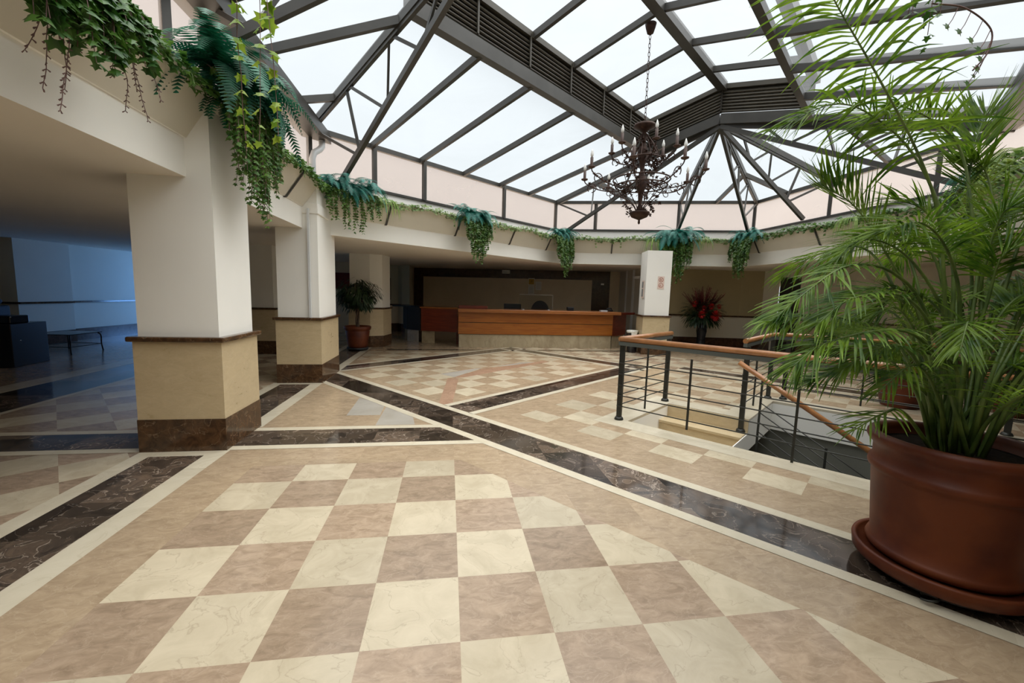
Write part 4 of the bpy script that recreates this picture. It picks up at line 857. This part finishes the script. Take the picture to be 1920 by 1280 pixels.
for k in range(14):
    an = k*2.39996; r0 = 0.03+0.09*((k*7) % 5)/5; lean = 0.1+0.28*((k*5) % 7)/7; h = 0.35+0.5*((k*3) % 8)/8
    m = MB(); b0 = Vector((PC[0]+r0*math.cos(an), PC[1]+r0*math.sin(an), 0.70)); dirv = Vector((math.cos(an)*lean, math.sin(an)*lean, 1)).normalized()
    m.tube([b0, b0+dirv*h*0.5, b0+dirv*h+Vector((math.cos(an), math.sin(an), 0))*0.04], [0.014, 0.010, 0.005], 8); m.build('cane', M['stem'], palm)

# ---------------------------------------------------------------- hanging planters
def ivyleaf(mb, p, d, n, s, mi=0, lobes=True):
    """five-pointed ivy leaf lying in the plane of d and n x d, slightly cupped"""
    d = d.normalized(); x = n.cross(d)
    if x.length < 1e-3: x = Vector((1, 0, 0))
    x.normalize(); nn_ = d.cross(x)
    sh = [(0, 0), (0.42, -0.12), (0.30, 0.22), (0.62, 0.42), (0.26, 0.55), (0.0, 1.0), (-0.26, 0.55), (-0.62, 0.42), (-0.30, 0.22), (-0.42, -0.12)]
    V = [p+x*(a*s)+d*(b*s)+nn_*(-abs(a)*0.35*s) for a, b in sh]; c = p+d*(0.35*s)
    n0 = len(mb.v); mb.v += [tuple(v) for v in V]+[tuple(c)]
    for i in range(10): mb.f.append((n0+i, n0+(i+1) % 10, n0+10)); mb.m.append(mi); mb.sm.append(False)
def ivy_strand(mb, ms, p, L, rnd, s=0.05, out=Vector((0, 0, 0)), step=0.045, sway=0.03, two=True):
    p = Vector(p); v = Vector((out.x, out.y, 0.3 if out.length > 0 else -0.2)); pts = [Vector(p)]; l = 0
    while l < L:
        v = (v*0.75+Vector((rnd.uniform(-sway, sway)*3, rnd.uniform(-sway, sway)*3, -0.35))).normalized()
        p = p+v*step; l += step; pts.append(Vector(p))
        for q_ in range(2 if two else 1):
            an = rnd.uniform(0, 2*PI); dd_ = Vector((math.cos(an), math.sin(an), -0.9-rnd.random()*0.8)); nn_ = Vector((math.cos(an), math.sin(an), 0.6))
            ivyleaf(mb, p+Vector((math.cos(an), math.sin(an), 0))*0.012, dd_, nn_, s*rnd.uniform(0.65, 1.15)*(1-0.35*l/L))
    ms.tube(pts[::2] if len(pts) > 5 else pts, 0.0022, 4, cap=False)
def fern_frond(mb, p, an, L, rnd, rise=0.6, w=0.055, droop=1.6, seg=24):
    p = Vector(p); d = Vector((math.cos(an), math.sin(an), rise)).normalized(); st_l = L/seg
    for i in range(seg):
        u = i/seg; sd = d.cross(Vector((0, 0, 1)))
        if sd.length < 1e-3: sd = Vector((1, 0, 0))
        sd.normalize(); ww = w*(math.sin(PI*(0.15+0.83*u))**0.8)
        for sg_ in (-1, 1):
            tip = p+sd*(sg_*ww)+d*(0.3*ww)+Vector((0, 0, -0.15*ww)); hw = d*(st_l*0.42)
            mb.poly([p-hw, p+hw, tip+hw*0.15, tip-hw*0.3])
        p = p+d*st_l; d = (d+Vector((rnd.uniform(-.02, .02), rnd.uniform(-.02, .02), -droop/seg))).normalized()
def hanging_plant(label, p, seed, fern=0.45, nf=26, ivy=0.7, ni=16, ivmat='ivy', ls=0.05, fm='fern', width=0.16, nc=(0.25, 0.25), outv=None):
    rnd = random.Random(seed); p = Vector(p); o = outv if outv is not None else Vector((1, -0.6, 0)); o = Vector((o.x, o.y, 0)).normalized(); sdv = Vector((-o.y, o.x, 0))
    t = thing('hanging_plant', label, 'hanging plant', p, 'fern and ivy bushes hanging from the planter ledge')
    if nf:
        m = MB(); oa = math.atan2(o.y, o.x)
        for k in range(nf):
            an = oa+rnd.uniform(-2.0, 2.0) if k % 4 else rnd.uniform(0, 2*PI)
            fern_frond(m, p+sdv*rnd.uniform(-width, width)+o*rnd.uniform(-0.05, 0.08)+Vector((0, 0, 0.02)), an, fern*rnd.uniform(0.7, 1.15), rnd, rise=rnd.uniform(0.3, 2.4), droop=rnd.uniform(2.2, 3.8), w=0.055*fern/0.45)
        m.build('fern_fronds', M[fm], t)
    m = MB(); ms = MB()
    for k in range(ni):
        q_ = (k/(max(ni-1, 1))-0.5)*2
        ivy_strand(m, ms, p+sdv*(q_*width*1.1)+o*rnd.uniform(0.02, 0.10)+Vector((0, 0, 0.0)), ivy*(1-0.45*abs(q_))*rnd.uniform(0.6, 1.05), rnd, ls, out=o*0.5)
    m.build('ivy_leaves', M[ivmat], t); ms.build('ivy_stems', M['twig'], t)
    return t
def edge(i, k, off=0.0, z=ZPT):
    j = (i+1) % 6; a = Vector(PT[i]); b = Vector(PT[j]); q_ = a.lerp(b, k); r_ = P(q_.x, q_.y, z)
    c_ = P(cc.x, cc.y)-r_; c_.z = 0; e_ = (b-a).normalized(); n_ = P(-e_.y, e_.x); n_ = n_ if n_.dot(c_) > 0 else -n_; c_ = n_.normalized(); return r_+c_*off, c_
def kA(y):
    a = edge(5, 0)[0].y; b = edge(5, 1)[0].y; return (y-a)/(b-a)
def kE(t):
    return (t-PT[3][1])/(PT[4][1]-PT[3][1])
def HP_(lbl, i, k, seed, z=3.14, off=0.02, **kw):
    p, c_ = edge(i, k, off, z); return hanging_plant(lbl, p, seed, outv=c_, **kw)
HP_('lush teal fern with long ivy, hanging above the nearest big square pillar', 5, kA(2.62), 21, fern=0.72, nf=130, ivy=1.2, ni=70, ls=0.062, fm='fern_green', width=0.42, z=3.22)
HP_('teal fern bush over the second square pillar, at the left corner of the ledge', 0, 0.045, 22, fern=0.58, nf=64, ivy=0.80, ni=34, ls=0.065, width=0.42, z=3.16)
HP_('teal fern with ivy left of the chandelier, over the left end of the reception', 0, 0.47, 23, fern=0.52, nf=60, ivy=1.15, ni=38, ls=0.085, width=0.30)
HP_('teal fern with dense ivy at the back left corner, below the left chandelier arms', 0, 0.955, 24, fern=0.50, nf=56, ivy=1.2, ni=44, ls=0.09, width=0.34)
HP_('teal fern with lopsided ivy over the white pillar with signs', 1, 0.64, 25, fern=0.72, nf=76, ivy=1.35, ni=38, ls=0.09, width=0.36)
HP_('teal fern with full ivy at the far corner, right of the white pillar', 2, 0.085, 26, fern=0.50, nf=56, ivy=1.15, ni=44, ls=0.09, width=0.36, ivmat='ivy')
HP_('teal fern on the right ledge half hidden by the tall palm', 3, kE(7.2), 27, fern=0.42, nf=34, ivy=0.8, ni=18, ls=0.06, width=0.25)
HP_('yellow-green hanging bush at the far right edge behind the palm', 3, kE(6.5), 28, fern=0.42, nf=26, ivy=0.9, ni=30, ls=0.06, ivmat='ivy_bright', fm='grass', width=0.40)
HP_('big dark-leaved ivy mass hanging in the top left corner', 5, kA(0.72), 29, nf=0, ivy=0.62, ni=70, ls=0.09, ivmat='ivy_dark', width=0.50, z=3.10)
# grass tufts
def tuft(lbl, i, k, seed, L=0.45, n=60, mt='grass'):
    p, c_ = edge(i, k, 0.04, 3.13); rnd = random.Random(seed); m = MB()
    for q_ in range(n):
        an = rnd.uniform(0, 2*PI); d = Vector((math.cos(an)*0.6, math.sin(an)*0.6, 0.8))+c_*0.5
        leaflet(m, p+Vector((math.cos(an), math.sin(an), 0))*0.08, d, Vector((-d.y, d.x, 0)), L*rnd.uniform(0.6, 1.2), 0.006, 4.5, 7)
    return tag(m.build('grass_tuft', M[mt]), lbl, 'hanging plant')
tuft('light green drooping grass tuft right of the second-pillar fern', 0, 0.145, 31)
tuft('light green grass tuft just left of the fern over the white pillar', 1, 0.53, 32, 0.55, 70)
tuft('light green grass tuft just right of the fern over the white pillar', 1, 0.80, 33, 0.45, 50)
tuft('pale grass tuft on the back right ledge behind the palm tips', 2, 0.68, 34, 0.5, 70)
# ivy garlands along the ledge, one per side
def garland(lbl, i, k0, k1, seed, dens=26, ls=0.05, mt='ivy', z=3.13, sz=0.10):
    rnd = random.Random(seed); m = MB(); ms = MB(); pts = []
    a, c_ = edge(i, k0, 0, z); b, _ = edge(i, k1, 0, z); L_ = (b-a).length; n = int(L_*dens)
    for q_ in range(n):
        u = (q_+rnd.random())/n; p = a.lerp(b, u)+c_*rnd.uniform(-0.02, 0.07)+Vector((0, 0, rnd.uniform(-sz, sz*0.6)+0.03*math.sin(u*L_*4)))
        an = rnd.uniform(0, 2*PI); d = Vector((math.cos(an), math.sin(an), rnd.uniform(-0.8, 0.3))); ivyleaf(m, p, d+c_*0.6, Vector((c_.x, c_.y, 0.9)), ls*rnd.uniform(0.6, 1.2))
    N_ = int(L_*5)
    for s_ in (0, 1): ms.tube([a.lerp(b, q_/N_)+c_*(0.02+0.02*math.sin(q_*1.3+s_))+Vector((0, 0, 0.02*math.sin(q_*1.9+2*s_)-0.01)) for q_ in range(N_+1)], 0.0028, 5)
    for q_ in range(int(L_*0.9)):
        u = rnd.random(); p = a.lerp(b, u)+c_*0.04; L2 = rnd.uniform(0.08, 0.26); ms.tube([p, p+c_*0.03+Vector((0, 0, -L2*0.5)), p+c_*0.02+Vector((0.02, 0.01, -L2))], 0.002, 4, cap=False)
        for e in range(3): ivyleaf(m, p+c_*0.03+Vector((0, 0, -L2*(e+1)/3)), Vector((rnd.uniform(-1, 1), rnd.uniform(-1, 1), -1)), c_, ls*0.8)
    t = thing('ivy_garland', lbl, 'garland', a.lerp(b, 0.5)); m.build('leaves', M[mt], t); ms.build('vines', M['stem'], t)
garland('ivy garland along the left ledge between the top left ivy and the second pillar', 5, kA(1.0), 1.0, 41, 210, 0.055, 'ivy', sz=0.07, z=3.11)
garland('pale ivy garland along the back left ledge', 0, 0.0, 1.0, 42, 120, 0.07, 'ivy_pale', sz=0.08)
garland('pale ivy garland along the far ledge above the white pillar', 1, 0.0, 1.0, 43, 120, 0.075, 'ivy_pale', sz=0.08)
garland('green ivy garland along the back right ledge behind the palm', 2, 0.0, 1.0, 44, 130, 0.075, 'ivy', sz=0.10)
garland('thick ivy garland along the right ledge behind the palm', 3, 0.0, kE(3.5), 45, 130, 0.07, 'ivy', sz=0.16)
# trailing purple twigs in the top left corner, grape ivy strand and sprigs overhead
def twigs(lbl, i, k, seed, n, L, w_=0.3):
    p, c_ = edge(i, k, 0.06, 3.1); rnd = random.Random(seed); m = MB()
    sd = Vector((-c_.y, c_.x, 0))
    for q_ in range(n):
        b = p+sd*rnd.uniform(-w_, w_)+c_*rnd.uniform(0, 0.12); pts = [b]; v = Vector((0, 0, -1)); l = rnd.uniform(0.5, 1)*L; k_ = int(l/0.03)
        for e in range(k_):
            v = (v*0.9+Vector((rnd.uniform(-.12, .12), rnd.uniform(-.12, .12), -0.1))).normalized(); pts.append(pts[-1]+v*0.03)
            for h_ in range(2):
                an = rnd.uniform(0, 2*PI); q2 = pts[-1]+Vector((math.cos(an)*0.014, math.sin(an)*0.014, -0.012)); m.tube([pts[-1], q2], [0.0018, 0.0035], 4)
        m.tube(pts, 0.002, 5, cap=False)
    return tag(m.build('twig_strands', M['twig']), lbl, 'hanging plant')
twigs('purple-brown twig strands trailing below the top left ivy', 5, kA(0.95), 51, 12, 0.85, 0.36)
twigs('dry brown twig strands under the big fern near the first pillar', 5, kA(2.95), 52, 8, 0.9, 0.2)
twigs('faint dry strands under the fern over the white pillar', 1, 0.60, 53, 7, 0.9, 0.12)
def strand_thing(lbl, p, L, seed, ls, mt, n=2, out=(0, 0, 0), sway=0.03, step=0.06):
    rnd = random.Random(seed); m = MB(); ms = MB(); t = thing('ivy_strand', lbl, 'hanging plant', p)
    for q_ in range(n): ivy_strand(m, ms, Vector(p)+Vector((rnd.uniform(-.09, .09), rnd.uniform(-.05, .05), 0)), L*rnd.uniform(0.6, 1.0), rnd, ls, Vector(out), step=step, sway=sway, two=(q_ % 2 == 0))
    m.build('leaves', M[mt], t); ms.build('vines', M['twig'], t); return t
strand_thing('bright yellow-green ivy strand hanging in front of the big fern, top left', (-1.16, 0.92, 3.50), 1.2, 61, 0.085, 'ivy_bright', 3, step=0.085)
strand_thing('small ivy tip dangling at the top edge left of the roof peak', (0.66, 0.60, 3.35), 0.28, 62, 0.05, 'ivy', 1)
strand_thing('dark ivy sprig dangling at the top right against the skylight', (2.45, 0.42, 3.42), 0.50, 63, 0.06, 'ivy_dark', 4)
# arching leafless sprig next to it
m = MB(); ap = bez([(2.52, 0.45, 3.14), (2.70, 0.42, 3.12), (2.86, 0.40, 3.02), (2.86, 0.40, 2.90), (2.78, 0.40, 2.80)], 30); m.tube(ap, 0.004, 6)
rnd = random.Random(5)
for k in range(6, 29, 3): m.tube([ap[k], ap[k]+Vector((-0.03, 0, -0.07)), ap[k]+Vector((-0.05, 0, -0.10))], 0.002, 5); ivyleaf(m, ap[k]+Vector((-0.05, 0, -0.10)), Vector((-0.6, -0.2, -0.6)), Vector((0, -1, 0.2)), 0.03+0.02*rnd.random(), 1)
tag(m.build('curved_sprig', [M['twig'], M['ivy_dark']]), 'curved brown sprig with a row of small leaves, top right against the skylight', 'hanging plant')

# ---------------------------------------------------------------- chandelier
CX, CY = 3.10, 5.20
ch = thing('chandelier', 'large rusty iron two-tier candle chandelier on a chain', 'chandelier', (CX, CY, 3.3))
m = MB(); m.lathe([(0.012, -0.16), (0.05, -0.14), (0.075, -0.06), (0.09, 0.0)], (CX, CY, 5.87), 20); m.build('ceiling_rose', M['rust'], ch)
m = MB(); z = 5.74; k = 0
while z > 4.36:
    R_ = 0.042; w_ = 0.017; m.tube([(CX+(w_*math.cos(a_) if k % 2 else 0), CY+(0 if k % 2 else w_*math.cos(a_)), z+R_*math.sin(a_)) for a_ in [2*PI*i/10 for i in range(11)]], 0.0045, 5); z -= 0.066; k += 1
m.build('chain', M['rust'], ch)
zc = 3.35   # level of the lower arms
m = MB(); m.lathe([(0.01, 1.0), (0.17, 0.98), (0.18, 0.94), (0.08, 0.90), (0.03, 0.85), (0.05, 0.78), (0.03, 0.70), (0.07, 0.60), (0.10, 0.50), (0.05, 0.38), (0.03, 0.25), (0.07, 0.12), (0.10, 0.02), (0.045, -0.10), (0.03, -0.30), (0.06, -0.38), (0.04, -0.45)], (CX, CY, zc), 20); m.build('central_stem', M['rust'], ch)
m = MB(); m.lathe([(0.005, -0.62), (0.02, -0.60), (0.015, -0.55), (0.13, -0.50), (0.17, -0.44), (0.165, -0.42), (0.03, -0.43)], (CX, CY, zc), 24); m.build('bottom_dish', M['rust'], ch)
def candle(x, y, z, parent, h=0.12):
    m = MB(); m.lathe([(0.012, -0.05), (0.055, -0.03), (0.06, -0.015), (0.025, -0.01), (0.024, 0.0), (0.024, h), (0.012, h+0.005)], (x, y, z), 14); c = m.build('candle', M['candle'], parent)
    m = MB(); m.lathe([(0.010, 0.0), (0.024, 0.03), (0.025, 0.06), (0.014, 0.10), (0.003, 0.13)], (x, y, z+h), 12); m.build('bulb', M['bulb'], c)
def arm(an, R_, z0, z1, drop, ring=0.075):
    c_, s_ = math.cos(an), math.sin(an); pt = lambda r, z: (CX+c_*r, CY+s_*r, zc+z)
    m = MB(); m.tube(bez([pt(0.04, z0), pt(R_*0.35, z0-drop), pt(R_*0.7, z0-drop*0.8), pt(R_*0.95, z1-0.06), pt(R_, z1)], 24), 0.0095, 7)
    rc = R_*0.86; zz = z1-0.13; m.tube([pt(rc+ring*math.cos(a_), zz+ring*math.sin(a_)) for a_ in [2*PI*i/16-0.8 for i in range(15)]], 0.008, 6)
    rc = R_*0.55; m.tube([pt(rc+ring*1.2*math.cos(a_)*(1-i/22), z0-drop-0.02+ring*1.1*math.sin(a_)*(1-i/22)) for i, a_ in enumerate([2*PI*i/16+1.2 for i in range(18)])], 0.006, 6)
    rnd = random.Random(int(an*100))
    for k in range(14):
        u = 0.25+0.72*k/14; q_ = Vector(pt(R_*u, z0-drop*math.sin(PI*min(1, u))*0.95+0.02)); a2 = rnd.uniform(0, 2*PI); ivyleaf(m, q_, Vector((math.cos(a2), math.sin(a2), rnd.uniform(-.8, .8))), Vector((0.3, -1, 0.4)), 0.055)
    o = m.build('arm', M['rust'], ch); candle(*pt(R_, z1+0.05), ch); return o
for i in range(8): arm(2*PI*i/8+0.22, 0.97, 0.12, 0.16, 0.17)
for i in range(6): arm(2*PI*i/6+0.45, 0.52, 0.48, 0.56, 0.10, 0.055)
m = MB()
for R_, z in ((0.42, 0.0), (0.46, 0.10), (0.30, 0.42)): m.tube([(CX+R_*math.cos(2*PI*i/36), CY+R_*math.sin(2*PI*i/36), zc+z) for i in range(37)], 0.011, 6)
for i in range(12):
    an = 2*PI*i/12; m.tube(bez([(CX+0.46*math.cos(an), CY+0.46*math.sin(an), zc+0.1), (CX+0.32*math.cos(an), CY+0.32*math.sin(an), zc-0.12), (CX+0.12*math.cos(an), CY+0.12*math.sin(an), zc-0.3), (CX+0.05*math.cos(an), CY+0.05*math.sin(an), zc-0.42)], 14), 0.006, 5)
    m.tube(bez([(CX+0.30*math.cos(an), CY+0.30*math.sin(an), zc+0.42), (CX+0.2*math.cos(an), CY+0.2*math.sin(an), zc+0.62), (CX+0.1*math.cos(an), CY+0.1*math.sin(an), zc+0.76), (CX+0.03*math.cos(an), CY+0.03*math.sin(an), zc+0.84)], 14), 0.007, 5)
m.build('basket_frame', M['rust'], ch)
m = MB(); rnd = random.Random(8)
for k in range(230):
    an = rnd.uniform(0, 2*PI); z = rnd.uniform(-0.45, 0.75); R_ = (0.34 if z < 0.15 else 0.24)*(1-abs(z-0.1)*0.6)*rnd.uniform(0.55, 1.15)
    ivyleaf(m, Vector((CX+R_*math.cos(an), CY+R_*math.sin(an), zc+z)), Vector((math.cos(an), math.sin(an), rnd.uniform(-1, 0.6))), Vector((rnd.uniform(-1, 1), rnd.uniform(-1, 1), 0.5)), 0.06)
m.build('iron_leaves', M['rust'], ch)

# ---------------------------------------------------------------- potted tree, flowers, further tubs
def smallpot(parent, c, s=1.0, z0=0.0, mt='terracotta'):
    m = MB(); m.lathe([(0.19*s, z0), (0.205*s, z0+0.03*s), (0.255*s, z0+0.36*s), (0.245*s, z0+0.375*s), (0.28*s, z0+0.40*s), (0.29*s, z0+0.46*s), (0.27*s, z0+0.475*s), (0.245*s, z0+0.46*s), (0.24*s, z0+0.42*s)], c, 40); m.build('pot', M[mt], parent)
    m = MB(); m.lathe([(0.001, z0+0.43*s), (0.242*s, z0+0.42*s)], c, 30); m.build('soil', M['soil'], parent)
fc = (-2.28, 9.12, 0)
t = thing('potted_tree', 'dark leafy small tree in a round terracotta pot in front of the faceted pillar', 'potted plant', fc)
smallpot(t, fc, 1.12, 0.08)
m = MB(); m.lathe([(0.001, 0.03), (0.24, 0.03), (0.26, 0.08), (0.001, 0.082)], fc, 30); m.build('wheeled_base', M['black'], t)
for i in range(4):
    m = MB(); an = i*PI/2+0.4; m.tube([(fc[0]+0.2*math.cos(an)-0.012, fc[1]+0.2*math.sin(an), 0.018), (fc[0]+0.2*math.cos(an)+0.012, fc[1]+0.2*math.sin(an), 0.018)], 0.018, 12); m.build('wheel', M['black'], t)
m = MB()
for q_ in range(3): m.tube([(fc[0]+0.03*math.cos(2.1*q_+u*4), fc[1]+0.03*math.sin(2.1*q_+u*4), 0.52+u*0.62) for u in [i/12 for i in range(13)]], 0.022, 7)
rnd = random.Random(4)
for q_ in range(14):
    an = q_*2.4; m.tube(bez([(fc[0], fc[1], 1.08), (fc[0]+0.2*math.cos(an), fc[1]+0.2*math.sin(an), 1.25), (fc[0]+0.42*math.cos(an), fc[1]+0.42*math.sin(an), 1.35+0.3*math.sin(q_))], 8), 0.009, 5)
m.build('trunk', M['bark'], t)
m = MB()
for k in range(1500):
    u = rnd.uniform(-1, 1); an = rnd.uniform(0, 2*PI); rr = math.sqrt(max(0, 1-u*u)); R_ = rnd.uniform(0.55, 1.0)
    lump = 1+0.22*math.sin(an*3+u*4)
    p = Vector((fc[0]+0.50*R_*rr*math.cos(an)*lump, fc[1]+0.50*R_*rr*math.sin(an)*lump, 1.38+0.36*R_*u*lump))
    leaflet(m, p, Vector((math.cos(an)*0.7, math.sin(an)*0.7, -0.5+0.5*u)), Vector((-math.sin(an), math.cos(an), 0)), 0.13, 0.018, 0.9, 3)
m.build('crown', M['ficus'], t)
vc = (7.5, 9.95, 0)
t = thing('flower_vase', 'tall black vase with a big red artificial flower arrangement, right of the white pillar', 'flower arrangement', vc)
m = MB(); m.lathe([(0.15, 0.0), (0.16, 0.04), (0.12, 0.10), (0.115, 0.35), (0.15, 0.55), (0.14, 0.70), (0.10, 0.80), (0.12, 0.86), (0.10, 0.86)], vc, 28); m.build('vase', M['blackgloss'], t)
m = MB(); rnd = random.Random(9)
for k in range(900):
    an = rnd.uniform(0, 2*PI); u = rnd.uniform(-0.8, 1); R_ = rnd.uniform(0.3, 1); rr = math.sqrt(max(0.02, 1-u*u*0.8))
    p = Vector((vc[0]+0.62*R_*rr*math.cos(an), vc[1]+0.35*R_*rr*math.sin(an), 1.08+0.45*R_*u)); leaflet(m, p, Vector((math.cos(an), math.sin(an)*0.6, u+0.0)), Vector((-math.sin(an), math.cos(an), 0)), 0.19, 0.022, 0.9, 3)
m.build('green_leaves', M['ficus'], t)
m = MB()
for k in range(70):
    an = rnd.uniform(0, 2*PI); lean = rnd.uniform(0.15, 1.15); Ls = rnd.uniform(0.6, 0.95); d = Vector((math.cos(an)*lean, math.sin(an)*lean*0.5, 1)).normalized(); b = Vector((vc[0], vc[1], 1.0)); m.tube([b, b+d*Ls*0.5, b+d*Ls], 0.006, 4)
    for e in range(12):
        q_ = b+d*Ls*(0.45+0.55*e/12); a2 = rnd.uniform(0, 2*PI); leaflet(m, q_, Vector((math.cos(a2), math.sin(a2), 0.7)), Vector((-math.sin(a2), math.cos(a2), 0)), 0.085, 0.014, 0.6, 3)
m.build('red_sprays', M['darkred'], t)
for fx, fz, r_, fy in ((-0.30, 1.06, 0.12, -0.42), (0.12, 1.04, 0.17, -0.46), (-0.48, 1.36, 0.10, -0.30), (0.02, 1.30, 0.10, -0.36), (0.30, 1.30, 0.08, -0.32), (-0.20, 1.25, 0.08, -0.34)):
    m = MB(); c = Vector((vc[0]+fx, vc[1]+fy, fz))
    for k in range(90):
        u = rnd.uniform(-1, 1); an = rnd.uniform(0, 2*PI); rr = math.sqrt(1-u*u); d = Vector((rr*math.cos(an), rr*math.sin(an), u)); leaflet(m, c+d*r_*0.35, d, Vector((-d.y, d.x, 0.01)), r_*0.7, r_*0.16, 0.1, 2)
    m.build('red_bloom', M['red'], t)
def bushpot(lbl, c, s, h, seed, mt='palm', n=240, ll=0.25):
    t = thing('potted_plant', lbl, 'potted plant', c); smallpot(t, c, s, 0.0); m = MB(); rnd = random.Random(seed)
    for k in range(n):
        an = rnd.uniform(0, 2*PI); d = Vector((math.cos(an)*rnd.uniform(0.1, 0.9), math.sin(an)*rnd.uniform(0.1, 0.9), 1)); leaflet(m, Vector((c[0]+0.1*s*math.cos(an), c[1]+0.1*s*math.sin(an), 0.44*s+rnd.uniform(0, h*0.6))), d, Vector((-d.y, d.x, 0)), ll*rnd.uniform(0.7, 1.3), 0.012, 1.6, 4)
    m.build('foliage', M[mt], t); return t
bushpot('terracotta pot with green plant beyond the railing, behind the palm stems', (6.62, 3.52, 0), 1.15, 0.7, 71)
bushpot('small dark basket pot with low green plant at the far right beyond the railing', (7.75, 2.95, 0), 0.8, 0.2, 72, 'ivy', 160, 0.15)
# ---------------------------------------------------------------- dark side lounge furniture
t = thing('coffee_table', 'low dark metal side table with glass top in the blue-lit lounge', 'table', (-8.3, 8.3, 0))
tx = [(-7.75, 8.15), (-8.55, 8.25), (-8.45, 9.0), (-7.70, 8.9)]
m = MB(); m.prism(tx, 0.40, 0.415); m.build('glass_top', M['blackgloss'], t)
for i in range(4):
    x, y = tx[i]; cxx, cyy = -8.1, 8.6; x = cxx+(x-cxx)*0.96; y = cyy+(y-cyy)*0.96
    m = MB(); m.tube(bez([(x+(cxx-x)*0.1, y+(cyy-y)*0.1, 0.39), (x, y, 0.34), (x, y, 0.15), (x-(cxx-x)*0.04, y-(cyy-y)*0.04, 0.0)], 10), 0.014, 7); m.build('leg', M['iron'], t)
    j = (i+1) % 4; m = MB(); m.bar((x, y, 0.15), (cxx+(tx[j][0]-cxx)*0.96, cyy+(tx[j][1]-cyy)*0.96, 0.15), 0.014, 0.014); m.build('stretcher', M['iron'], t)
t = thing('cabinet', 'tall black cabinet at the left edge of the photo with glinting fittings', 'cabinet', (-8.0, 6.8, 0))
m = MB(); m.prism([(-7.42, 6.62), (-8.5, 6.3), (-8.6, 7.2), (-7.52, 7.4)], 0.0, 0.75); m.build('body', M['blackgloss'], t, bevel=0.01)
m = MB(); m.prism([(-7.75, 6.75), (-8.5, 6.5), (-8.5, 7.0), (-7.85, 7.15)], 0.75, 1.05); m.build('upper_box', M['black'], t, bevel=0.03)
m = MB(); m.lathe([(0.001, 0), (0.09, 0.02), (0.12, 0.08), (0.07, 0.15), (0.001, 0.18)], (-7.9, 6.9, 1.05), 18); m.build('rounded_cap', M['black'], t)
for x, y, z in ((-7.48, 6.70, 0.86), (-7.5, 6.72, 0.80), (-7.45, 6.8, 0.45), (-7.44, 6.64, 0.62)): m = MB(); m.lathe([(0.001, 0), (0.018, 0.008), (0.001, 0.02)], (x, y, z), 8); m.build('metal_fitting', M['pipe'], t)
m = MB(); m.box((-7.62, 6.85, 0.82), (0.3, 0.35, 0.14)); m.build('top_box', M['blackgloss'], t, bevel=0.02)
pic = thing('poster', 'dim reddish poster on the far wall left of the potted tree', 'poster', (-4.0, 13.0, 1.7))
m = MB(); m.box((-3.85, 13.52, 1.78), (0.9, 0.02, 0.55)); m.build('sheet', M['darkred'], pic)
m = MB(); m.box((-3.85, 13.51, 1.35), (0.9, 0.02, 0.3)); m.build('lower_panel', M['greenwall'], pic)
m = MB(); vwall(m, (-3.1, 13.8), (-3.4, 13.55), 0, ZS); vwall(m, (-3.4, 13.55), (-5.0, 13.55), 0, ZS); vwall(m, (-5.0, 13.55), (-5.0, 16.2), 0, ZS); struct(m.build('wall_recess', M['wall']))
